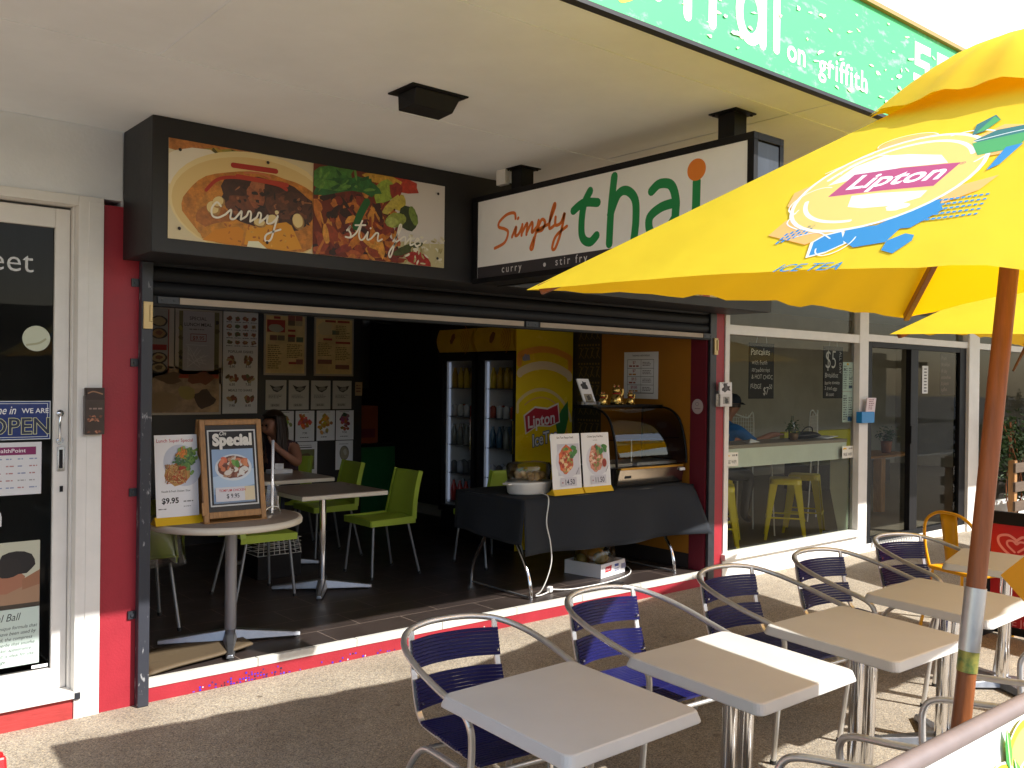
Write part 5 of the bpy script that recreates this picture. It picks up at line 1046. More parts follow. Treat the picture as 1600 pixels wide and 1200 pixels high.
F.on('picture'); F.rect(.062, .10, .305, .405, ink(150, 176, 208)); F.poly([(.062, .15), (.305, .2), (.305, .29), (.062, .25)], ink(182, 204, 226)); F.blob(.185, .30, .108, .075, ink(214, 220, 226), 0, 0, 30); F.blob(.185, .303, .094, .064, ink(120, 70, 56), 0, .04, 24)
for i in range(70):
    a = random.uniform(0, 6.28); q = math.sqrt(random.random()) * .85; F.blob(.185 + .094 * q * math.cos(a), .303 + .062 * q * math.sin(a), random.uniform(.008, .02), random.uniform(.006, .013), ink(*random.choice(((190, 150, 120), (212, 200, 186), (150, 96, 76), (206, 122, 84), (226, 220, 210), (120, 70, 50)))), random.uniform(0, 3), .3, 8)
for x, y, c in ((.13, .345, (214, 110, 80)), (.115, .33, (220, 130, 96)), (.245, .335, (206, 120, 80)), (.255, .325, (214, 140, 100)), (.19, .325, (120, 160, 80)), (.205, .32, (90, 140, 60)), (.23, .275, (226, 222, 216)), (.25, .29, (220, 216, 210)), (.15, .27, (222, 210, 200))): F.blob(x, y, .022, .014, ink(*c), random.uniform(0, 3), .2, 10)
F.on('price_card'); F.rect(.07, .11, .265, .19, ink(214, 212, 216)); F.rect(.24, .11, .3, .19, ink(220, 204, 170)); F.text('TOMYUM CHICKEN', .168, .165, .019, ink(200, 40, 50), .012, align='c', sx=.92); F.text('$ 9.95', .17, .128, .034, ink(30, 32, 50), .01, align='c', sx=.9)
ch = ink(90, 92, 96)
for i in range(36):
    for j in range(2): k = F.k; F.rect(.056 + i * .0072, .096 + j * .0045, .0595 + i * .0072, .0998 + j * .0045, ch); F.k = k
for i in range(22):
    for xx in (.054, .307): k = F.k; F.rect(xx, .1 + i * .0065, xx + .0038, .1032 + i * .0065, ch); F.k = k
F.on('lettering'); F.text('Special', .185, .428, .088, ink(24, 22, 24), .10, align='c', sx=.9, sp=.03); F.text('Special', .185, .428, .088, ink(226, 222, 214), .062, align='c', sx=.9, sp=.03); F.text('On', .105, .483, .032, ink(226, 222, 214), .01, .3, 1.0); F.done(t)

def wedge(t, x0, x1, y, z, m=m_yel2):
    g = MB(); g.add([(x0, y - .03, z), (x1, y - .03, z), (x1, y + .07, z), (x0, y + .07, z), (x0, y, z + .045), (x1, y, z + .045)], [(3, 2, 1, 0), (0, 1, 5, 4), (2, 3, 4, 5), (1, 2, 5), (3, 0, 4)]); g.build('stand_base', m, t)
t = thing('menu_stand', 'white lunch special poster on a yellow stand at the left of the round table', 'sign', (1.84, .32, .846))
wedge(t, 1.715, 1.975, .30, .847, mat('yellow_plastic', lin((226, 182, 20)), .45))
F = Flat((1.725, .299, .888), (1, 0, 0), (0, .12, 1), lift=.002); F.on('poster'); F.panel(0, 0, .235, .45, m_glossp, .003)
F.text('Lunch Super Special', .112, .41, .026, ink(190, 30, 50), .006, align='c', sx=.98); F.lines(.15, .075, .215, .088, 1, ink(120, 120, 120)); F.lines(.15, .05, .21, .058, 1, ink(140, 140, 140)); F.text('Noodle & Fresh Chicken / Slow', .11, .135, .0155, ink(40, 40, 40), .006, align='c', sx=.8); F.text('$9.95', .03, .075, .042, ink(24, 24, 26), .03); F.lines(.012, .04, .07, .05, 1, ink(60, 60, 60))
F.on('picture'); F.ell(.15, .28, .1, .12, ink(208, 212, 222), .5); F.blob(.125, .235, .075, .06, ink(196, 150, 84), .5, .1)
for i in range(90): F.stroke([(random.uniform(.05, .17), random.uniform(.18, .29)) for _ in range(3)], .0032, ink(*random.choice(((206, 166, 96), (180, 128, 66), (222, 190, 126), (150, 100, 50), (190, 70, 40)))), 3)

for q in range(46): F.blob(.165 + random.gauss(0, .03), .345 + random.gauss(0, .018), random.uniform(.008, .018), random.uniform(.005, .012), fink(*random.choice(((140, 176, 80), (110, 156, 60), (90, 140, 54), (160, 190, 100)))), random.uniform(0, 3), .35, 9)
for q in range(40): F.blob(.185 + random.gauss(0, .016), .30 + random.gauss(0, .03), random.uniform(.008, .016), random.uniform(.005, .012), fink(*random.choice(((70, 116, 50), (96, 140, 60), (120, 160, 70)))), random.uniform(0, 3), .35, 9)
for q in range(30): F.stroke([(.15 + random.gauss(0, .014), .345 + random.gauss(0, .014)) for _ in range(2)], .0035, ink(*random.choice(((226, 126, 50), (236, 150, 70), (206, 100, 40)))), 0)
for q in range(14): F.blob(.135 + random.gauss(0, .014), .302 + random.gauss(0, .01), .010, .006, fink(60, 110, 56), random.uniform(0, 3), .3, 9)
F.blob(.145, .265, .02, .009, ink(170, 60, 40), .2, .3); F.done(t)
t = thing('ticket_spike', 'tall chrome upright stand with a curved base on the round table', 'stand', (2.37, .25, .846)); g = MB(); g.box(2.412, 2.428, .345, .355, .853, 1.29); g.build('upright', m_chrome, t, bevel=.002); g = MB(); g.tube(spline([(2.35, .32, .853), (2.38, .335, .885), (2.42, .35, .893), (2.46, .365, .885), (2.49, .38, .853)], 5), .007, 8); g.build('base_arch', m_chrome, t)
t = thing('card_holder', 'clear acrylic card holder at the right of the round table', 'card holder', (2.45, .42, .846)); g = MB(); g.prism([(0, 0), (.09, 0), (.075, .16), (.035, .16)], ((2.44, .50, .848), (1, -.3, 0), (0, .25, 1)), 0, .004); g.build('front_panel', m_plast, t); g = MB(); g.prism([(0, 0), (.09, 0), (.075, .13), (.035, .13)], ((2.46, .56, .848), (1, -.3, 0), (0, -.25, 1)), 0, .004); g.build('back_panel', m_plast, t)

# ------------------------------------------------------------------ posters on the inner back wall
YW = 3.615
def wall(name, label, cat, x0, x1, z0, z1, group=None):
    t = thing(name, label, cat, ((x0 + x1) / 2, YW, z0), group=group); return t, Flat((x0, YW - .004, z0), *FAC, lift=.001), x1 - x0, z1 - z0
def aluframe(F, W, H, w=.018):
    F.on('frame'); F.panel(0, 0, W, H, mat('pale_frame', lin((176, 164, 150)), .4, .3), .012); F.on('poster'); return w
pal = [(140, 92, 70), (176, 138, 92), (120, 100, 72), (156, 92, 76), (196, 172, 128), (104, 112, 80)]
t, F, W, H = wall('menu_poster', 'framed gold menu board, left of the pair on the back wall', 'poster', 3.862, 4.312, 1.69, 2.29, 'gold menu boards on the back wall'); w = aluframe(F, W, H); gd1 = mat('gold_print', lin((238, 208, 142)), .3, var=.3, vs_=4)
F.rect(w, w, W - w, H - w, gd1); F.rect(.03, .42, .22, .54, ink(176, 60, 40)); F.blob(.125, .46, .075, .04, ink(190, 180, 150)); F.rect(.1, .55, .17, .575, ink(170, 60, 44))
for x, y in ((.25, .54), (.33, .54), (.25, .49), (.33, .49), (.25, .33), (.34, .33), (.06, .34), (.14, .34), (.34, .11)): F.rect(x, y, x + .075, y + .05, ink(*random.choice(pal)))
for x, y in ((.25, .43), (.25, .38), (.26, .11)): F.rect(x, y, x + .08, y + .022, ink(170, 60, 40))
F.lines(.04, .06, .2, .3, 12, ink(150, 116, 50)); F.lines(.24, .17, .41, .31, 8, ink(150, 116, 50)); F.done(t)
t, F, W, H = wall('menu_poster', 'framed gold menu board, right of the pair on the back wall', 'poster', 4.40, 4.85, 1.69, 2.285, 'gold menu boards on the back wall'); w = aluframe(F, W, H)
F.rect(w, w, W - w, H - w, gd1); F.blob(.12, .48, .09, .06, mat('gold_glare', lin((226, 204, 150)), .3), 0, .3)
for x0, y0, x1 in ((.12, .545, .24), (.26, .545, .4), (.1, .36, .2), (.24, .33, .41)): F.rect(x0, y0, x1, y0 + .022, ink(168, 60, 40))
for x, y, x1 in ((.04, .12, .2), (.24, .07, .4), (.2, .42, .28)): F.rect(x, y, x1, y + .045, ink(*random.choice(pal)))
F.lines(.04, .2, .2, .34, 8, ink(150, 116, 50)); F.lines(.24, .16, .41, .3, 8, ink(150, 116, 50)); F.lines(.24, .38, .41, .52, 8, ink(150, 116, 50)); F.done(t)
t, F, W, H = wall('menu_strip', 'long glossy strip of small dish photographs between the framed posters', 'poster', 3.455, 3.80, 1.32, 2.30)
F.panel(0, 0, W, H, m_glossp, .003)
for r in range(4):
    for c in range(4): x = .03 + c * .08; y = .90 - r * .075; F.blob(x + .03, y, .026, .02, ink(*random.choice(pal)), 0, .3); F.blob(x + .03, y + .004, .014, .01, ink(*random.choice(pal)), 0, .3); F.lines(x, y - .04, x + .06, y - .028, 1, ink(70, 66, 66), jag=0)
F.text('POPULAR DISHES', W / 2, .575, .034, ink(60, 56, 60), .004, align='c', sx=.95); F.text('MEALS TO SHARE', W / 2, .21, .032, ink(60, 56, 60), .004, align='c', sx=.95)
for i, (y, a, b) in enumerate(((.47, '6.90', '8.50'), (.30, '6.50', '7.50'), (.10, '7.90', '8.90'))):
    for x, s_ in ((.09, a), (.25, b)):
        for q in range(9): F.blob(x + random.uniform(-.045, .045), y + .03 + random.uniform(-.02, .03), .026, .016, ink(*random.choice(pal)), random.uniform(0, 3), .3, 8)
        F.text(s_, x, y - .035, .032, ink(60, 56, 60), .004, align='c')
F.done(t)
t, F, W, H = wall('lunch_poster', 'large framed lunch meal poster at the upper left of the back wall', 'poster', 3.005, 3.445, 1.60, 2.295); w = aluframe(F, W, H, .03); F.rect(.035, .05, W - .03, H - .03, ink(120, 110, 70)); F.rect(.035, .05, W - .03, .085, ink(176, 66, 36)); F.rect(.07, .12, W - .075, H - .03, ink(198, 192, 196))
F.text('SPECIAL', .21, .585, .045, ink(70, 60, 66), .008, align='c'); F.text('LUNCH MEAL', .21, .53, .042, ink(50, 44, 50), .014, align='c'); F.lines(.13, .49, .28, .51, 1, ink(120, 110, 116)); F.frame(.14, .39, .29, .46, .006, ink(150, 60, 50)); F.text('$9.95', .215, .405, .05, ink(150, 60, 50), .01, align='c')
for i in range(14): F.stroke([(random.uniform(.08, .3), random.uniform(.15, .38)), (random.uniform(.1, .34), random.uniform(.15, .38))], .006, ink(222, 218, 220), 0)
for q in range(12): F.blob(random.choice((.05, .39)), random.uniform(.12, .6), .018, .02, ink(*random.choice(((90, 80, 40), (150, 140, 60), (60, 50, 40)))), 0, .4, 8)
F.done(t)
t, F, W, H = wall('menu_poster', 'narrow framed poster of round dishes at the far left of the back wall', 'poster', 2.66, 2.995, 1.60, 2.30); w = aluframe(F, W, H, .03); F.rect(.03, .05, W - .05, H - .03, ink(176, 172, 166)); F.rect(.10, .3, .27, .35, ink(170, 44, 44)); F.rect(W - .055, .05, W - .045, H - .03, ink(150, 60, 50))
for y in (.14, .23, .45, .56): F.blob(.2, y, .075, .05, ink(70, 62, 60), 0, .05, 20); F.blob(.2, y, .06, .038, ink(*random.choice(pal)), 0, .1); F.blob(.2, y + .005, .035, .02, ink(*random.choice(pal)), 0, .2)
F.done(t)
t, F, W, H = wall('food_photograph', 'wide brown framed food photograph low at the left of the back wall', 'picture', 2.66, 3.44, 1.315, 1.755); w = aluframe(F, W, H, .02); F.rect(.02, .02, W - .02, H - .02, mat('sepia_print', lin((206, 168, 124)), .3, vs_=5, col2=lin((120, 92, 66))))
F.blob(.24, .12, .14, .09, ink(170, 140, 100), 0, .06, 24); F.blob(.6, .34, .12, .06, ink(130, 74, 44), 0, .3); F.blob(.62, .14, .1, .09, ink(90, 66, 46), 0, .2); F.blob(.45, .2, .08, .07, ink(176, 156, 90), 0, .2); F.blob(.3, .33, .12, .05, ink(120, 90, 60), 0, .3); F.done(t)
for i in range(4):
    x = 3.885 + i * .243; t, F, W, H = wall('dish_sheet', ('first', 'second', 'third', 'last')[i] + ' of the four grey sheets with a bowl drawing under the gold menus', 'menu', x, x + .217, 1.352, 1.642, 'grey dish sheets on the back wall'); F.panel(0, 0, W, H, mat('grey_sheet', lin((200, 196, 186)), .35, var=.1, vs_=3), .002)
    F.poly([(.04, .245), (.09, .225), (.14, .228), (.19, .24), (.17, .2), (.12, .17), (.08, .185)], ink(60, 56, 54)); F.blob(.12, .205, .04, .018, ink(140, 134, 126), .1, .2); F.lines(.03, .11, .18, .15, 3, ink(120, 116, 110)); F.rect(.05, .03, .15, .06, ink(176, 172, 160)); F.text(('$14.50', '$16.50', '$15.50', '$16.90')[i], .1, .034, .03, ink(60, 56, 54), .006, align='c', sx=.9); F.done(t)
R2 = [(3.98, 'pale green salad', (150, 160, 90)), (4.205, 'orange red dish', (206, 96, 60)), (4.437, 'orange dish', (190, 140, 60)), (4.655, 'dark green and pink dish', (150, 80, 80))]
for i, (x, nm, c) in enumerate(R2):
    t, F, W, H = wall('dish_sheet', 'white menu sheet of the second row showing a ' + nm, 'menu', x, x + .205, 1.035, 1.338, 'white dish sheets on the back wall'); F.panel(0, 0, W, H, m_glossp, .002); F.lines(.04, .285, .16, .294, 1, ink(90, 90, 90))
    for q in range(26): F.blob(.1 + random.gauss(0, .028), .19 + random.gauss(0, .036), .022, .018, ink(*[max(0, min(255, int(v + random.uniform(-36, 36)))) for v in c]), random.uniform(0, 3), .3, 8)
    if i == 3: F.blob(.1, .26, .03, .02, ink(50, 70, 50), 0, .3)
    F.text(('7.90', '7.90', '8.90', '9.50')[i], .1, .07, .03, ink(60, 60, 64), .006, align='c'); F.lines(.05, .03, .15, .044, 1, ink(70, 70, 74)); F.done(t)
for x, W_, lb, z0 in ((4.195, .25, 'white sheet with a green dish partly hidden behind the seated woman', .70), (4.655, .2, 'white sheet with a round bowl photograph lowest at the right of the back wall', .73)):
    t, F, W, H = wall('dish_sheet', lb, 'menu', x, x + W_, z0, 1.028, 'white dish sheets on the back wall'); F.panel(0, 0, W, H, m_glossp, .002); F.lines(.04, H - .04, W - .05, H - .03, 1, ink(90, 90, 90)); F.rect(.01, H - .06, W - .06, H - .052, ink(50, 50, 50)) if W_ > .22 else None
    if W_ > .22: F.rect(.02, .05, W - .03, H - .075, ink(110, 116, 76)); F.blob(.13, .14, .08, .08, ink(96, 84, 50), 0, .2)
    else: F.ell(.1, .17, .055, .075, ink(120, 116, 104)); F.blob(.1, .17, .046, .062, ink(150, 142, 120), 0, .1); F.blob(.11, .18, .02, .03, ink(180, 176, 160), 0, .3)
    F.done(t)
t, F, W, H = wall('yellow_note', 'small yellow paper note at the right end of the menu sheets', 'note', 4.875, 4.958, 1.49, 1.63); F.panel(0, 0, W, H, ink(176, 150, 112), .001); F.lines(.01, .03, .075, .12, 3, ink(120, 84, 70)); F.done(t)

# kitchen end
t = thing('green_counter', 'dark green fronted counter at the back of the restaurant', 'counter', (5.4, 4.4, FZ)); g = MB(); g.box(5.05, 5.75, 4.2, 4.8, FZ, .90); g.build('front', mat('green_laminate', lin((34, 104, 56)), .4, var=.1, vs_=3), t); g = MB(); g.box(5.03, 5.77, 4.17, 4.83, .901, .935); g.build('worktop', m_black2, t)
t = thing('white_box', 'white box on the green counter', 'box', (5.14, 4.4, .935)); g = MB(); g.box(5.08, 5.24, 4.3, 4.5, .936, 1.33); g.build('carton', m_paper, t, bevel=.004); g = MB(); g.box(5.10, 5.22, 4.297, 4.2995, 1.1, 1.25); g.build('printed_label', m_cream, t)
t = thing('orange_box', 'tall orange brown box on the green counter', 'box', (5.36, 4.4, .935)); g = MB(); g.box(5.26, 5.58, 4.3, 4.55, .936, 1.36); g.build('carton', mat('orange_card', lin((150, 70, 34)), .6, var=.2, vs_=4), t, bevel=.004); g = MB(); g.box(5.3, 5.54, 4.297, 4.2995, 1.0, 1.1); g.build('printed_label', m_redshade, t)
t = thing('wall_cupboard', 'dark cupboards on the kitchen wall', 'cupboard', (5.3, 4.9, 1.6)); g = MB(); g.box(5.02, 5.7, 4.7, 5.0, 1.55, 2.5); g.build('carcass', m_dwall2, t); g = MB(); g.box(5.03, 5.35, 4.68, 4.699, 1.56, 2.49); g.box(5.36, 5.69, 4.68, 4.699, 1.56, 2.49); g.build('door', mat('cupboard_front', lin((70, 62, 62)), .5), t); 
t = thing('ceiling_fan', 'grey fan hanging in the dark kitchen', 'fan', (5.2, 4.0, 2.4)); g = MB(); g.cyl((5.2, 4.0, 2.35), (5.2, 4.0, 2.899), .02, n=10); g.build('rod', m_greytube, t); g = MB(); g.ball((5.2, 4.0, 2.3), .07, n=14); g.build('motor', m_greytube, t)
for i in range(3): a = .2 + i * 2.094; g = MB(); g.bar((5.2 + .08 * math.cos(a), 4.0 + .08 * math.sin(a), 2.3), (5.2 + .42 * math.cos(a), 4.0 + .42 * math.sin(a), 2.29), .11, .008); g.build('blade', m_greytube, t)

# ------------------------------------------------------------------ drinks fridges
fy = mat('yellow_header', lin((206, 160, 26)), .4, var=.15, vs_=4)
for y0, lb, n in ((1.575, 'nearer glass door drinks fridge with a yellow lemon tea side panel', 0), (2.19, 'farther glass door drinks fridge with a plain yellow header', 1)):
    t = thing('drinks_fridge', lb, 'fridge', (5.7, y0 + .29, FZ), group='glass door drinks fridges'); y1 = y0 + .575
    g = MB(); g.box(5.40, 6.04, y0, y0 + .03, FZ + .001, 1.935); g.box(5.40, 6.04, y1 - .03, y1, FZ + .001, 1.935); g.box(6.0, 6.04, y0 + .0301, y1 - .0301, FZ + .001, 1.935); g.box(5.36, 5.9999, y0 + .0301, y1 - .0301, FZ + .001, .36); g.box(5.38, 5.9999, y0 + .0301, y1 - .0301, 1.90, 1.935); g.build('cabinet', m_black2, t)
    g = MB(); g.sheet(lambda a, b: (5.335 - .035 * math.sin(PI * b), y0 + .005 + a * .565, 1.937 + b * .22), 4, 8); g.box(5.336, 6.04, y0, y1, 1.936, 2.158); h_ = g.build('header', fy, t)
    F = Flat((5.297, y0, 1.937), *SIDE, lift=.002); F.on('header_print')
    for q in range(5): F.ring(-.2, .11, .05 + q * .03, .05 + q * .03, .008, ink(176, 110, 20), -.9, .9)
    F.blob(-.3, .12, .06, .03, ink(120, 70, 20), .9, .2)
    for o in F.done(None).values(): o.data.transform(M.Translation(-V(t.location))); o.parent = h_
    g = MB(); g.box(5.345, 5.395, y0 + .005, y0 + .05, .37, 1.92); g.box(5.345, 5.395, y1 - .05, y1 - .005, .37, 1.92); g.box(5.345, 5.395, y0 + .0501, y1 - .0501, .37, .43); g.box(5.345, 5.395, y0 + .0501, y1 - .0501, 1.85, 1.92); dd = g.build('door', m_black2, t)
    g = MB(); g.add([(5.36, y0 + .05, .43), (5.36, y1 - .05, .43), (5.36, y1 - .05, 1.85), (5.36, y0 + .05, 1.85)], [(0, 1, 2, 3)]); g.build('pane', glass('fridge_glass', (.9, .92, .94), .5, 0, 1.16), dd)
    g = MB(); g.bar((5.33, y0 + .03, 1.0), (5.33, y0 + .03, 1.3), .02, .02); g.build('handle', m_chrome, dd)
    g = MB(); g.box(5.41, 5.985, y1 - .036, y1 - .0305, .37, 1.89); g.box(5.985, 5.999, y0 + .031, y1 - .037, .37, 1.89); g.build('liner', m_frame, t)
    lm = bpy.data.materials.get('fridge_lamp') or bpy.data.materials.new('fridge_lamp'); lm.use_nodes = True; lm.node_tree.nodes['Principled BSDF'].inputs['Emission Color'].default_value = (.62, .74, 1, 1); lm.node_tree.nodes['Principled BSDF'].inputs['Emission Strength'].default_value = .11
    g = MB(); g.cyl((5.43, y1 - .06, .45), (5.43, y1 - .06, 1.84), .012, n=10); g.build('lamp_tube', lm, t)
    cols = [((200, 170, 40), (176, 140, 40)), ((150, 60, 40), (190, 190, 190)), ((120, 120, 110), (60, 90, 110)), ((180, 180, 186), (90, 90, 90)), ((150, 150, 160), (190, 60, 50)), ((180, 40, 36), (160, 160, 166))]
    for r in range(5):
        z = .47 + r * .28; g = MB(); g.box(5.42, 5.98, y0 + .032, y1 - .038, z - .012, z - .004); g.build('shelf', m_alug, t)
        for c in range(5):
            for dp in range(2):
                yy = y0 + .085 + c * .1; xx = 5.47 + dp * .12; tall = r % 2 == 0
                g = MB(); g.lathe([(.001, 0), (.031, 0), (.032, .12 if tall else .10), (.013, .18 if tall else .115), (.013, .20 if tall else .118), (.001, .20 if tall else .118)], (xx, yy, z - .003), 10)
                bt = g.build('drink_bottle' if tall else 'drink_can', ink(*random.choice(cols[(4 - r) % 6]), .25), None); tag(bt, ('bottle' if tall else 'can') + ' of drink on a shelf inside the ' + ('farther' if n else 'nearer') + ' fridge', 'bottle' if tall else 'can', 'drinks in the ' + ('farther' if n else 'nearer') + ' fridge, shelf ' + ('one', 'two', 'three', 'four', 'five')[r] + ' from the bottom'); bt['label'] = ('bottles' if False else ('bottle' if tall else 'can')) + ' standing on the ' + ('lowest', 'second lowest', 'middle', 'second highest', 'top')[r] + ' shelf of the ' + ('farther' if n else 'nearer') + ' fridge'
    if n == 0:
        F = Flat((5.34, y0 - .001, FZ), *FAC, lift=.003, step=.0001); F.on('side_panel'); ye = mat('panel_yellow', lin((226, 196, 30)), .25, var=.08, vs_=2); F.panel(.0, .01, .70, 2.04, ye, .003)
        def arc(cx, cz, r, w, m, a0, a1):
            pts = [(cx + r * math.cos(a0 + (a1 - a0) * i / 30), cz + r * 1.05 * math.sin(a0 + (a1 - a0) * i / 30)) for i in range(31)]; pts = [(min(max(x, w / 2 + .004), .70 - w / 2 - .004), z) for x, z in pts]
            F.stroke(pts, w, m, 0)
        arc(.33, 1.0, .80, .06, ink(222, 150, 50), .9, 2.15); arc(.33, 1.0, .66, .075, ink(222, 204, 170), 1.0, 2.05); arc(.3, 1.05, .40, .03, ink(214, 190, 130), .3, 2.6); arc(.3, 1.05, .33, .016, ink(206, 160, 70), -.3, 2.2); arc(.35, .9, .42, .04, ink(222, 160, 50), 3.6, 5.6); arc(.3, .75, .32, .05, ink(222, 204, 160), 3.4, 6.0)
        F.blob(.12, 1.76, .05, .03, ink(150, 150, 170), .2, .3)
        q_ = lambda L: [(.09 + (x - .06) * .86, 1.06 + (z - .98) * .80) for x, z in L]
        F.poly(q_([(.60, 1.25), (.52, 1.10), (.56, .92), (.66, .98), (.71, 1.15), (.70, 1.36)]), ink(40, 110, 50))
        F.poly(q_([(.09, .98), (.06, 1.20), (.22, 1.30), (.40, 1.28), (.56, 1.34), (.585, 1.11), (.44, 1.06), (.26, 1.07)]), ink(226, 214, 200)); F.poly(q_([(.105, 1.0), (.08, 1.19), (.22, 1.28), (.40, 1.26), (.545, 1.315), (.57, 1.12), (.44, 1.075), (.26, 1.085)]), ink(176, 28, 44))
        F.text('Lipton', .14, 1.115, .155, ink(232, 224, 220), .022, .1, .86, rot=.14)
        F.text('IceTea', .20, .945, .15, ink(34, 76, 130), .07, .15, .80, rot=.18); F.text('IceTea', .20, .945, .15, ink(214, 220, 226), .018, .15, .80, rot=.18)
        F.poly([(.22, .42), (.26, .62), (.30, .68), (.34, .62), (.36, .46)], ink(90, 60, 40)); F.blob(.28, .55, .03, .08, ink(190, 150, 70)); F.blob(.17, .5, .05, .05, ink(70, 60, 50), 0, .3); F.blob(.36, .48, .05, .05, ink(200, 200, 210), 0, .2)
        F.done(t)

# ------------------------------------------------------------------ serving counter
t = thing('folding_table', 'long folding table with bowed metal legs under the dark cloth', 'table', (5.08, .47, FZ)); g = MB(); g.box(4.19, 5.97, .11, .84, .80, .824); g.build('tabletop', m_cream, t)
for x, s in ((4.28, 1), (5.83, -1)):
    for y, sy in ((.125, 1), (.82, -1)):
        g = MB(); g.tube(spline([(x, y, FZ), (x - .003, y + sy * .01, FZ + .1), (x, y + sy * .05, FZ + .2), (x, y + sy * .14, FZ + .34), (x, y + sy * .2, FZ + .45), (x, y + sy * .22, .80)], 6), .0145, 10); g.build('leg', m_chrome, t)
    g = MB(); g.tube([(x, .15, FZ + .012), (x, .8, FZ + .012)], .008, 6); g.build('floor_bar', m_greytube, t); g = MB(); g.tube([(x, .32, FZ + .42), (x, .62, FZ + .42)], .008, 6); g.build('stretcher', m_greytube, t)
g = MB()
def cloth(a, b):
    # a along x, b from the back edge over the top and down the front
    x = 4.165 + a * 1.84; top = .76; L = .76 + .40; s = b * L; k = .006 * math.sin(x * 11) + .004 * math.sin(x * 23 + 1)
    if s < top: return (x, .865 - s, .829 + .002 * math.sin(x * 9 + s * 8))
    d = s - top; fl = max(0, (a - .72) / .28); return (x + .02 * d * math.sin(x * 7) + .10 * d * fl, .105 - .40 * d * fl ** 2 - .018 * math.sin(min(1, d / .04) * PI / 2) - d * .05 * (1 + .8 * math.sin(x * 11)) , .829 - d * (1 + .03 * math.sin(x * 4)) + .003)
g.sheet(cloth, 60, 30)
def side(x0, sg):
    def fn(a, b): y = .062 + a * .803 if sg < 0 else .088 + a * .777; d = b * (.30 if sg < 0 else .34); return (x0 + sg * (.006 + d * .06 * (1 + .7 * math.sin(y * 14))), y, .829 - d * (1 + .05 * math.sin(y * 6)))
    return fn
g.sheet(side(4.165, -1), 20, 10); g.sheet(side(6.005, 1), 20, 10)
tag(g.build('tablecloth', m_cloth, solid=.003), 'dark blue grey cloth draped over the serving counter and hanging down its front', 'tablecloth')
for x0, lb, ttl, price, c, kind in ((4.49, 'white menu board with a papaya salad photograph, left of the pair on the counter', 'Som Tum (Papaya Salad)', '14.50', [(226, 110, 60), (220, 140, 90), (150, 160, 70), (236, 200, 150), (190, 60, 40), (210, 90, 50)], 0), (4.80, 'white menu board with a fried rice photograph, right of the pair on the counter', 'Chicken Spicy Fried Rice', '11.50', [(226, 150, 120), (236, 190, 160), (214, 120, 90), (150, 150, 80), (240, 214, 190), (196, 90, 70)], 1)):
    t = thing('menu_stand', lb, 'sign', (x0 + .15, .15, .833), group='menu boards on the counter'); wedge(t, x0 - .005, x0 + .292, .14, .834, mat('yellow_plastic', lin((226, 182, 20)), .45))
    F = Flat((x0, .139, .872), (1, 0, 0), (0, .10, 1), lift=.002); F.on('poster'); F.panel(0, 0, .29, .405, m_glossp, .003); F.text(ttl, .145, .37, .021, ink(40, 30, 34), .012, align='c', sx=.8)
    if kind: F.lines(.12, .345, .17, .352, 1, ink(120, 120, 120))
    F.on('picture'); F.rect(.06, .10, .28, .33, ink(200, 198, 206)) if not kind else None; F.ell(.16, .2, .12, .12, ink(214, 212, 220)); dish(F, .145, .215, .075, .105, c, 90, None, -.15, ((60, 120, 60), (90, 150, 70)), 5)
    for q in range(3): F.blob(.215 + random.uniform(-.02, .03), .26 + q * .02, .03, .016, ink(70, 130, 60), 1.0 + q, .2, 10)
    if kind: F.ell(.225, .175, .028, .036, ink(206, 180, 160)); F.ell(.225, .175, .023, .031, ink(150, 44, 34))
    F.stroke([(.235, .105), (.265, .15)], .004, ink(110, 110, 120), 0)
    F.on('price'); F.rect(.075, .02, .235, .085, ink(206, 204, 212)); F.rect(.09, .043, .1, .053, ink(150, 40, 60)); F.text(price, .165, .032, .055, ink(30, 36, 66), .012, align='c', sx=.85); F.done(t)
t = thing('food_steamer', 'white oval electric steamer with a clear lid full of snacks on the counter', 'steamer', (4.45, .36, .833)); g = MB(); sc_ = M(((1, 0, 0), (0, .72, 0), (0, 0, 1)))
g.lathe([(.001, 0), (.165, 0), (.175, .01), (.185, .07), (.195, .085), (.188, .09), (.001, .09)], (4.45, .36, .834), 40, axis=sc_); g.build('base', m_white, t)
for s in (-1, 1): g = MB(); g.obox((4.45 + s * .205, .36, .912), (.035, .07, .014)); g.build('handle', m_white, t, bevel=.004)
g = MB(); g.lathe([(.178, .0905), (.188, .20), (.176, .222), (.10, .232), (.001, .234)], (4.45, .36, .834), 40, axis=sc_); g.build('lid', m_plast, t)
sn = [lin((206, 170, 104)), lin((222, 190, 130)), lin((176, 136, 76))]
for i in range(26):
    a = random.uniform(0, 6.28); q = math.sqrt(random.random()) * .135; g = MB(); g.ball((4.45 + q * math.cos(a), .36 + q * .7 * math.sin(a), .925 + .026 + random.uniform(0, .03)), .026, 1, 1, .9, 10, jit=.12)
    o = g.build('dumpling', mat('dough_%d' % (i % 3), sn[i % 3], .6, var=.2, vs_=40), None); tag(o, 'pale folded dumpling heaped under the steamer lid', 'dumpling', 'dumplings in the steamer')
t = thing('power_cord', 'white power cord hanging from the steamer and lying along the floor', 'cord', (4.5, .1, FZ)); g = MB(); g.tube(spline([(4.42, .21, .85), (4.40, .10, .845), (4.37, .052, .80), (4.36, .06, .66), (4.39, .05, .52), (4.42, .07, .38), (4.40, .09, .26), (4.36, .11, .17), (4.33, .14, .135), (4.40, .16, .123), (4.52, .20, .125)], 8), .0045, 8); g.tube(spline([(4.53, .21, .14), (4.7, .18, .122), (4.95, .17, .121), (5.2, .20, .121), (5.45, .28, .121), (5.62, .42, .122), (5.66, .55, .14)], 8), .0045, 8); g.build('flex', m_white, t)
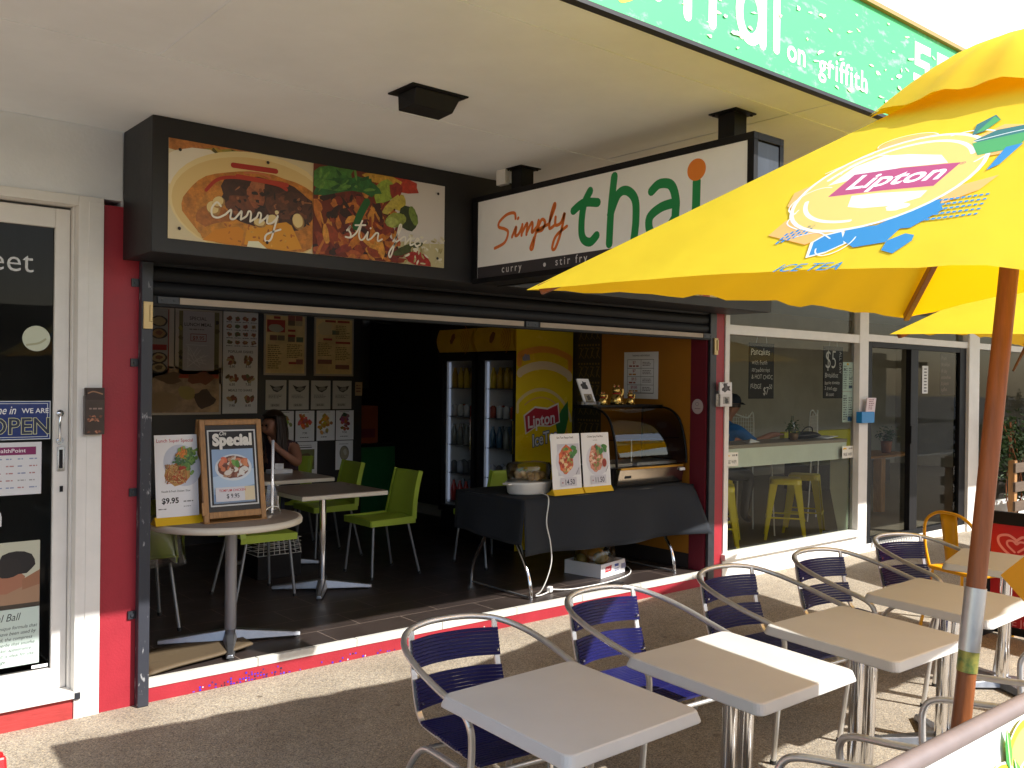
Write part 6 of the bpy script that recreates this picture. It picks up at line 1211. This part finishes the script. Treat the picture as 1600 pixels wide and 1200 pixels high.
g = MB(); g.obox((4.53, .205, .14), (.05, .035, .04), M.Rotation(.5, 3, 'Z')); g.build('plug', m_white, t, bevel=.006)
g = MB(); 
for q in range(3): g.tube(spline([(5.02 + .02 * q, .10, .121), (5.10, .07 + .015 * q, .128), (5.20, .10, .121), (5.12, .15 - .01 * q, .126)], 6, True), .0035, 6, closed=True)
tag(g.build('coiled_lead', m_black2), 'small coil of black lead on the floor tiles under the counter', 'cord')

DC = thing('display_case', 'curved glass food display case with a steel base at the right end of the counter', 'display case', (5.6, .42, .833))
X0, X1 = 5.20, 6.035
prof = spline([(.185, .995), (.19, 1.08), (.215, 1.22), (.27, 1.36), (.36, 1.43), (.48, 1.452), (.66, 1.455)], 5)
g = MB(); g.sheet(lambda a, b: (X0 + .01 + a * (X1 - X0 - .02), prof[min(int(b * (len(prof) - 1) + .5), len(prof) - 1)].x, prof[min(int(b * (len(prof) - 1) + .5), len(prof) - 1)].y), 2, len(prof) - 1); g.build('curved_glass', glass('case_glass', (.78, .78, .72)), DC)
for x in (X0, X1):
    g = MB(); P_ = [V((x, p.x, p.y)) for p in prof] + [V((x, .68, 1.42)), V((x, .68, .99))]; g.tube(P_, .010, 8); g.build('side_frame', m_black2, DC)
    g = MB(); g.add([(x, p.x, p.y) for p in prof] + [(x, .68, 1.45), (x, .68, .995)], [tuple(range(len(prof) + 2))]); g.build('side_glass', glass('case_glass', (.78, .78, .72)), DC)
g = MB(); g.box(X0, X1, .45, .69, 1.4555, 1.472); g.build('top_plate', m_black2, DC); g = MB(); g.box(X0, X1, .23, .69, .834, .985); g.build('base', m_black2, DC)
g = MB(); g.add([(X0 + .02, .20, .85), (X1 - .04, .20, .85), (X1 - .04, .168, .972), (X0 + .02, .168, .972), (X0 + .02, .228, .85), (X1 - .04, .228, .85), (X1 - .04, .228, .972), (X0 + .02, .228, .972)], [(0, 1, 2, 3), (7, 6, 5, 4), (0, 4, 5, 1), (1, 5, 6, 2), (2, 6, 7, 3), (3, 7, 4, 0)]); g.build('steel_panel', mat('mirror_steel', (.62, .56, .48), .16, 1.0, var=.1, vs_=30), DC)
g = MB(); g.box(X0 + .03, X1 - .06, .166, .2, .974, .988); g.build('edge_trim', mat('brass_trim', lin((190, 140, 50)), .35, .7), DC)
g = MB(); g.box(X0 + .09, X0 + .16, .180, .193, .905, .93); g.build('maker_badge', m_black2, DC); g = MB(); g.box(X1 - .11, X1 - .045, .160, .1675, .94, .962); g.build('sticker', m_paper, DC)
g = MB(); g.box(X0 + .02, X1 - .02, .25, .67, 1.20, 1.206); g.build('shelf', glass('shelf_glass', (.8, .84, .78)), DC); g = MB(); g.cyl((X0 + .45, .45, .99), (X0 + .45, .45, 1.19), .008, n=8); g.build('shelf_post', m_chrome, DC)
g = MB(); g.box(X0 + .03, X0 + .3, .3, .6, .986, 1.01); g.box(X0 + .36, X0 + .9, .3, .6, .986, 1.01); g.build('tray', m_alu, DC)
def cat(x, y, z, h, lb):
    t = thing('lucky_cat', lb, 'figurine', (x, y, z), group='gold lucky cats on the display case'); g = MB()
    g.lathe([(.001, 0), (.30 * h, 0), (.34 * h, .12 * h), (.30 * h, .38 * h), (.20 * h, .54 * h), (.16 * h, .58 * h)], (x, y, z), 16); g.ball((x, y, z + .72 * h), .24 * h, 1.1, .95, .85, 16)
    for s in (-1, 1): g.ball((x + s * .15 * h, y, z + .92 * h), .085 * h, .8, .5, 1.3, 8); g.ball((x + s * .17 * h, y - .2 * h, z + .06 * h), .1 * h, 1, 1.2, .7, 8)
    g.tube(spline([(x + .26 * h, y - .03 * h, z + .4 * h), (x + .36 * h, y - .08 * h, z + .58 * h), (x + .34 * h, y - .1 * h, z + .8 * h)], 4), [.08 * h] * 9, 8); g.build('body', m_gold, t)
    g = MB(); g.tube([(x + .2 * h * math.cos(a), y + .19 * h * math.sin(a), z + .56 * h) for a in [2 * PI * i / 16 for i in range(16)]], .03 * h, 6, closed=True)
    g.build('red_collar', ink(190, 30, 30, .3), t)
    for s in (-1, 1): g = MB(); g.ball((x + s * .15 * h, y - .035 * h, z + .92 * h), .05 * h, .8, .5, 1.3, 8); g.build('ear', ink(190, 30, 30, .3), t); g = MB(); g.ball((x + s * .09 * h, y - .22 * h, z + .76 * h), .03 * h, 1, .5, 1.2, 8); g.build('eye', m_black2, t)
cat(5.42, .56, 1.4725, .105, 'small gold lucky cat, left of the three on the display case'); cat(5.60, .58, 1.4725, .165, 'tall gold lucky cat with red ears, middle of the three on the display case'); cat(5.75, .56, 1.4725, .11, 'small gold lucky cat, right of the three on the display case')
t = thing('leaflet_stand', 'leaning card of takeaway leaflets at the left end of the display case', 'leaflet stand', (5.22, .6, 1.4725)); F = Flat((5.225, .57, 1.475), (1, 0, 0), (-.18, .3, 1), lift=.003); F.panel(0, 0, .13, .22, m_paper, .012); F.blob(.06, .165, .04, .03, ink(50, 48, 50), 0, .4); F.rect(.02, .02, .11, .09, ink(150, 140, 120)); F.blob(.065, .055, .022, .024, ink(70, 66, 60), 0, .3); F.done(t)
g = MB(); g.box(5.22, 5.37, .54, .66, 1.4728, 1.5); g.build('pocket', m_plast, t)
t = thing('price_notice', 'white printed price table taped to the ochre side wall', 'notice', (6.05, .7, 1.52)); F = Flat((6.049, .915, 1.518), *SIDE, lift=.002); F.panel(0, 0, .40, .41, m_paper, .001); F.text('TAKEAWAY LUNCH SPECIALS', .2, .372, .019, ink(60, 50, 56), .008, align='c', sx=.8); F.frame(.04, .05, .35, .345, .003, ink(60, 50, 60)); F.rect(.2, .05, .203, .345, ink(60, 50, 60))
for i, (s_, c) in enumerate((('$7', (170, 60, 60)), ('$7', (170, 60, 60)), ('$9.5', (170, 70, 60)), ('$9.00', (170, 40, 90)))):
    z = .285 - i * .073; F.rect(.04, z - .02, .35, z - .017, ink(60, 50, 60)); F.text(s_, .12, z + .022, .034, ink(*c), .01, align='c'); F.lines(.06, z - .012, .18, z + .014, 1, ink(*random.choice(((150, 60, 50), (190, 130, 60), (80, 60, 60))))); F.lines(.22, z, .33, z + .04, 3, ink(140, 130, 136))
F.done(t)
t = thing('round_notice', 'round white sticker on the shaded red pillar beside the display case', 'sticker', (6.05, .08, 1.467)); F = Flat((6.049, .085, 1.467), *SIDE, lift=.002); F.ell(0, 0, .058, .062, ink(196, 180, 182)); F.ring(-.005, .02, .016, .014, .003, ink(120, 100, 110)); F.rect(-.03, -.02, .03, -.015, ink(130, 110, 116)); F.done(t)
t = thing('fruit_box', 'white cardboard fruit tray with red and blue print on the floor under the counter', 'box', (5.32, .52, FZ)); 
g = MB(); rz = M.Rotation(R(12), 3, 'Z'); c0 = V((5.31, .52, FZ))
for cx, cy, sx, sy in ((0, -.17, .36, .008), (0, .17, .36, .008), (-.176, 0, .008, .33), (.176, 0, .008, .33)): g.obox(c0 + rz @ V((cx, cy, .056)), (sx, sy, .108), rz)
g.obox(c0 + V((0, 0, .006)), (.35, .33, .008), rz); g.build('carton', m_paper, t)
F = Flat(c0 + rz @ V((-.18, -.1745, -.012)), rz @ V((1, 0, 0)) if False else rz @ V((1, 0, 0)), (0, 0, 1)); F.on('printing'); F.poly([(.06, .05), (.15, .055), (.155, .1), (.065, .095)], ink(190, 40, 50)); F.on('printed_word'); F.text('Fresh', .075, .064, .026, ink(230, 220, 220), .006, .2); F.rect(.2, .08, .26, .1, ink(70, 90, 160)); F.lines(.2, .04, .27, .07, 2, ink(90, 110, 170)); F.rect(.3, .05, .37, .09, ink(150, 150, 176)); F.done(t)
for i in range(16): 
    g = MB(); p = c0 + rz @ V((random.uniform(-.12, .12), random.uniform(-.11, .11), .09 + random.uniform(0, .11))); g.ball(p, random.uniform(.045, .06), 1, 1, .9, 14, jit=.03)
    o = g.build('citrus_fruit', mat('fruit_%d' % (i % 3), [lin((176, 120, 40)), lin((150, 130, 60)), lin((190, 130, 44))][i % 3], .45, var=.15, vs_=20), None); tag(o, 'yellow orange fruit piled in the tray under the counter', 'fruit', 'fruit in the tray under the counter')
t = thing('plastic_bag', 'clear plastic bag lying over the fruit in the tray', 'bag', (5.31, .52, FZ + .15)); g = MB()
def bag(a, b): 
    an = 2 * PI * a; r = .185 * math.cos(b * PI / 2 * .98) ** .5; return c0 + rz @ V((r * math.cos(an) * (1 + .06 * math.sin(an * 7 + b * 9)), r * .86 * math.sin(an), .11 + .16 * math.sin(b * PI / 2) + .012 * math.sin(an * 9 + b * 14)))
g.sheet(bag, 40, 12); g.build('bag_film', glass('thin_film', (.86, .86, .84), 1, .12), t)

# ------------------------------------------------------------------ people
def person(label, loc, J, E, mats, hair, eyes=None, extra=None):
    """one continuous skinned body: J joints (position, radius), E bones with the cloth they carry"""
    t = thing('person', label, 'person', loc)
    names = list(J); me = bpy.data.meshes.new('b'); me.from_pydata([J[k][0] for k in names], [(names.index(a), names.index(b)) for a, b, _ in E], []); me.update()
    o = bpy.data.objects.new('b', me); COL.objects.link(o); o.modifiers.new('s', 'SKIN'); 
    for i, k in enumerate(names):
        s = me.skin_vertices[0].data[i]; r = J[k][1]; s.radius = r if isinstance(r, tuple) else (r, r); s.use_root = (k == 'pelvis')
    q = o.modifiers.new('d', 'SUBSURF'); q.levels = 2; q.render_levels = 2
    dg = bpy.context.evaluated_depsgraph_get(); dg.update(); ev = o.evaluated_get(dg); m2 = bpy.data.meshes.new_from_object(ev)
    bpy.data.objects.remove(o); m2.materials.clear()
    for m in mats: m2.materials.append(m)
    for p in m2.polygons:
        c = p.center; best = None
        for a, b, mi in E:
            A, B = V(J[a][0]), V(J[b][0]); d = B - A; tt = max(0, min(1, (c - A).dot(d) / max(d.length_squared, 1e-9))); dist = (c - A - d * tt).length
            if best is None or dist < best[0]: best = (dist, mi)
        p.material_index = best[1]; p.use_smooth = True
    m2.transform(M.Translation(-V(loc))); ob = bpy.data.objects.new('body', m2); COL.objects.link(ob); ob.parent = t
    hair(t)
    return t
def hands(J, E, w, pts, r, mi, pre):
    """palm, four fingers and a thumb hung off a wrist joint"""
    palm, fing, side = V(pts[0]), V(pts[1]), V(pts[2]); J[pre + 'palm'] = (tuple(palm), r * 1.5); E.append((w, pre + 'palm', mi))
    for i in range(4):
        k = palm + side * ((i - 1.5) * .019) + fing * .04; m_ = k + fing * (.035 - .004 * abs(i - 1.3)) ; J[pre + 'f%da' % i] = (tuple(k), .010); J[pre + 'f%db' % i] = (tuple(m_), .008); E += [(pre + 'palm', pre + 'f%da' % i, mi), (pre + 'f%da' % i, pre + 'f%db' % i, mi)]
    th = palm - side * .035 + fing * .015; J[pre + 'th'] = (tuple(th), .011); J[pre + 'th2'] = (tuple(th + fing * .03 - side * .006), .009); E += [(pre + 'palm', pre + 'th', mi), (pre + 'th', pre + 'th2', mi)]
m_shirt = mat('plum_shirt', lin((74, 56, 66)), .85, var=.15, vs_=20); m_jean = mat('dark_jeans', lin((36, 40, 54)), .85, var=.2, vs_=30); m_hair = mat('brown_hair', lin((54, 36, 26)), .45, var=.4, vs_=30, stretch=(6, 6, 1)); m_shoe = m_black2
J = dict(pelvis=((3.83, 3.08, .63), .125), belly=((3.80, 3.05, .80), .118), chest=((3.74, 2.99, .98), .125), necklow=((3.69, 2.945, 1.10), .062), neck=((3.665, 2.925, 1.15), .05), jaw=((3.612, 2.918, 1.185), .066), skull=((3.626, 2.922, 1.252), .088), crown=((3.642, 2.926, 1.298), .07),
         shL=((3.84, 2.90, 1.035), .066), elL=((3.79, 2.73, .90), .043), wrL=((3.60, 2.74, 1.04), .028), shR=((3.63, 3.10, 1.035), .066), elR=((3.47, 2.98, .90), .043), wrR=((3.40, 2.80, .885), .028),
         hipL=((3.86, 2.99, .62), .09), knL=((3.60, 2.72, .62), .062), anL=((3.62, 2.74, .20), .042), toL=((3.52, 2.64, .15), .035), hipR=((3.75, 3.13, .62), .09), knR=((3.46, 2.90, .62), .062), anR=((3.48, 2.92, .20), .042), toR=((3.38, 2.84, .15), .035), nose=((3.530, 2.905, 1.21), .016))
E = [('pelvis', 'belly', 0), ('belly', 'chest', 0), ('chest', 'necklow', 0), ('necklow', 'neck', 2), ('neck', 'jaw', 2), ('jaw', 'skull', 2), ('skull', 'crown', 2), ('chest', 'shL', 0), ('shL', 'elL', 2), ('elL', 'wrL', 2), ('chest', 'shR', 0), ('shR', 'elR', 2), ('elR', 'wrR', 2), ('pelvis', 'hipL', 1), ('hipL', 'knL', 1), ('knL', 'anL', 1), ('anL', 'toL', 3), ('pelvis', 'hipR', 1), ('hipR', 'knR', 1), ('knR', 'anR', 1), ('anR', 'toR', 3), ('jaw', 'nose', 2)]
hands(J, E, 'wrL', [(3.565, 2.77, 1.09), (-.3, .5, .8), (.6, .6, -.2)], .02, 2, 'l'); hands(J, E, 'wrR', [(3.38, 2.75, .875), (-.5, -.85, -.05), (.85, -.5, 0)], .02, 2, 'r')
def hairw(t):
    g = MB(); hc = V((3.648, 2.925, 1.285))
    def hs_(a, b):
        an = 2 * PI * a; z = math.cos(b * PI * .62); r = math.sin(b * PI * .62); f = V((-.97, -.2, 0)); d = V((math.cos(an), math.sin(an), 0)); fr = max(0, d.dot(f))
        p = hc + V((d.x * r * .106, d.y * r * .106, z * .098)); 
        if fr > .3: p.z = max(p.z, hc.z + .035 + .05 * (1 - b)); p -= f * .0
        return p + V((random.uniform(-1, 1), random.uniform(-1, 1), 0)) * .001
    g.sheet(hs_, 32, 14)
    for i in range(46):
        a = random.uniform(-2.0, 2.0); back = V((.97 * math.cos(a) - .2 * math.sin(a), .2 * math.cos(a) + .97 * math.sin(a), 0)); p = hc + back * .095; q = hc + back * .12 + V((0, 0, -.12)); w = hc + back * (.085 + random.uniform(0, .05)) + V((-.02, -.02, -.28 - random.uniform(0, .08)))
        g.tube(spline([p + V((0, 0, .04)), p, q, w], 4), [.016] * 6 + [.014] * 3 + [.012, .010, .007, .004], 6)
    g.build('hair', m_hair, t); g = MB()
    for s in (-1, 1): g.ball(V((3.548, 2.908, 1.24)) + V((-.2, .97, 0)) * .03 * s, .009, n=8)
    g.build('eye', m_black2, t)
person('woman with long brown hair and a plum top leaning on the rear indoor table', (3.83, 3.08, FZ), J, E, [m_shirt, m_jean, m_skin, m_shoe], hairw)
m_blues = mat('blue_shirt', lin((30, 100, 170)), .8, var=.15, vs_=20); bx, by = 7.42, .97
J = dict(pelvis=((bx, by, .80), .13), belly=((bx + .01, by - .01, .95), .13), chest=((bx + .05, by - .03, 1.16), .135), necklow=((bx + .11, by - .05, 1.29), .066), neck=((bx + .13, by - .06, 1.34), .055), jaw=((bx + .185, by - .07, 1.39), .068), skull=((bx + .175, by - .07, 1.455), .09), crown=((bx + .16, by - .07, 1.50), .074),
         shL=((bx + .06, by + .16, 1.21), .07), elL=((bx + .22, by + .15, 1.02), .046), wrL=((bx + .40, by + .0, 1.10), .03), shR=((bx + .06, by - .23, 1.21), .07), elR=((bx + .2, by - .34, 1.08), .046), wrR=((bx + .42, by - .38, 1.16), .03),
         hipL=((bx + .05, by + .1, .78), .095), knL=((bx + .42, by + .12, .74), .066), anL=((bx + .36, by + .1, .32), .044), toL=((bx + .48, by + .1, .27), .036), hipR=((bx + .05, by - .1, .78), .095), knR=((bx + .42, by - .12, .74), .066), anR=((bx + .36, by - .1, .32), .044), toR=((bx + .48, by - .1, .27), .036), nose=((bx + .262, by - .08, 1.425), .017))
E = [('pelvis', 'belly', 0), ('belly', 'chest', 0), ('chest', 'necklow', 0), ('necklow', 'neck', 2), ('neck', 'jaw', 2), ('jaw', 'skull', 2), ('skull', 'crown', 2), ('chest', 'shL', 0), ('shL', 'elL', 0), ('elL', 'wrL', 2), ('chest', 'shR', 0), ('shR', 'elR', 0), ('elR', 'wrR', 2), ('pelvis', 'hipL', 1), ('hipL', 'knL', 1), ('knL', 'anL', 1), ('anL', 'toL', 3), ('pelvis', 'hipR', 1), ('hipR', 'knR', 1), ('knR', 'anR', 1), ('anR', 'toR', 3), ('jaw', 'nose', 2)]
hands(J, E, 'wrR', [(bx + .47, by - .40, 1.165), (.95, -.3, -.05), (.3, .95, 0)], .021, 2, 'r'); hands(J, E, 'wrL', [(bx + .45, by - .03, 1.13), (.9, -.4, .1), (.4, .9, 0)], .021, 2, 'l')
def capm(t):
    g = MB(); c = (bx + .165, by - .07, 1.475); g.lathe([(.102, -.01), (.104, .02), (.092, .055), (.06, .082), (.001, .092)], c, 20); g.build('cap', mat('navy_cap', lin((30, 34, 46)), .8), t)
    g = MB(); g.sheet(lambda a, b: (c[0] + .09 + .10 * b * math.sin(PI * (.15 + .7 * a)), c[1] + (a - .5) * .16, c[2] - .004 - .02 * b), 10, 4); g.build('cap_peak', mat('navy_cap', lin((30, 34, 46)), .8), t, solid=.004)
    g = MB(); g.lathe([(.099, -.05), (.101, -.012)], c, 20); g.build('hair', m_hair, t)
person('man in a blue shirt and dark cap sitting behind the cafe window', (bx, by, .10), J, E, [m_blues, m_black, m_skin, m_shoe], capm)

# ------------------------------------------------------------------ across the street: what the glass reflects
OB = thing('brick_building', 'plain brick building across the street', 'building', (0, -27, -.4)); bk = mat('brown_brick', lin((178, 164, 150)), .9, var=.3, vs_=6, bump=.2, bs=20)
g = MB(); g.box(-45, 60, -34, -27, -.5, 3.9); g.build('wall', bk, OB)
for i in range(14): x = -42 + i * 7; g = MB(); g.box(x, x + 4.6, -26.99, -26.9, .2, 2.4); g.build('shop_window', m_black2, OB)
g = MB(); g.box(-45, 60, -26.9, -24.2, 2.9, 3.3); g.build('awning_slab', m_dwall2, OB)
CAR = thing('parked_car', 'white hatchback parked at the kerb opposite the shops', 'car', (2.2, -10.2, zk - .13)); cz = zk - .13; cp_ = mat('white_car_paint', (.78, .78, .78), .2)
sec = [(-2.05, .35), (-2.1, .62), (-2.0, .86), (-1.15, .98), (-.55, 1.42), (.85, 1.46), (1.6, 1.08), (2.0, 1.0), (2.08, .6), (2.0, .32)]
def cs(a, b):
    i = a * (len(sec) - 1); k = min(int(i), len(sec) - 2); f = i - k; x = sec[k][0] * (1 - f) + sec[k + 1][0] * f; z = sec[k][1] * (1 - f) + sec[k + 1][1] * f; w = .82 - max(0, z - .95) * .38; y = (b - .5) * 2 * w; return (2.2 + x, -10.2 + y, cz + z)
g = MB(); g.sheet(cs, 36, 8)
for s in (-1, 1): g.add([(2.2 + x, -10.2 + s * (.82 - max(0, z - .95) * .38), cz + z) for x, z in sec], [tuple(range(len(sec)))])
g.build('body', cp_, CAR)
for s in (-1, 1): g = MB(); g.add([(2.2 + x, -10.2 + s * (.826 - max(0, z - .95) * .38), cz + z) for x, z in ((-1.05, 1.0), (-.52, 1.36), (.82, 1.4), (1.45, 1.05))], [(0, 1, 2, 3)]); g.build('side_window', m_black2, CAR)
for x in (-1.3, 1.3):
    for s in (-1, 1): g = MB(); g.cyl((2.2 + x, -10.2 + s * .66, cz + .31), (2.2 + x, -10.2 + s * .84, cz + .31), .31, n=24); w_ = g.build('wheel', m_rubber, CAR); g = MB(); g.cyl((2.2 + x, -10.2 + s * .841, cz + .31), (2.2 + x, -10.2 + s * .85, cz + .31), .19, n=20); g.build('rim', m_alu, w_)
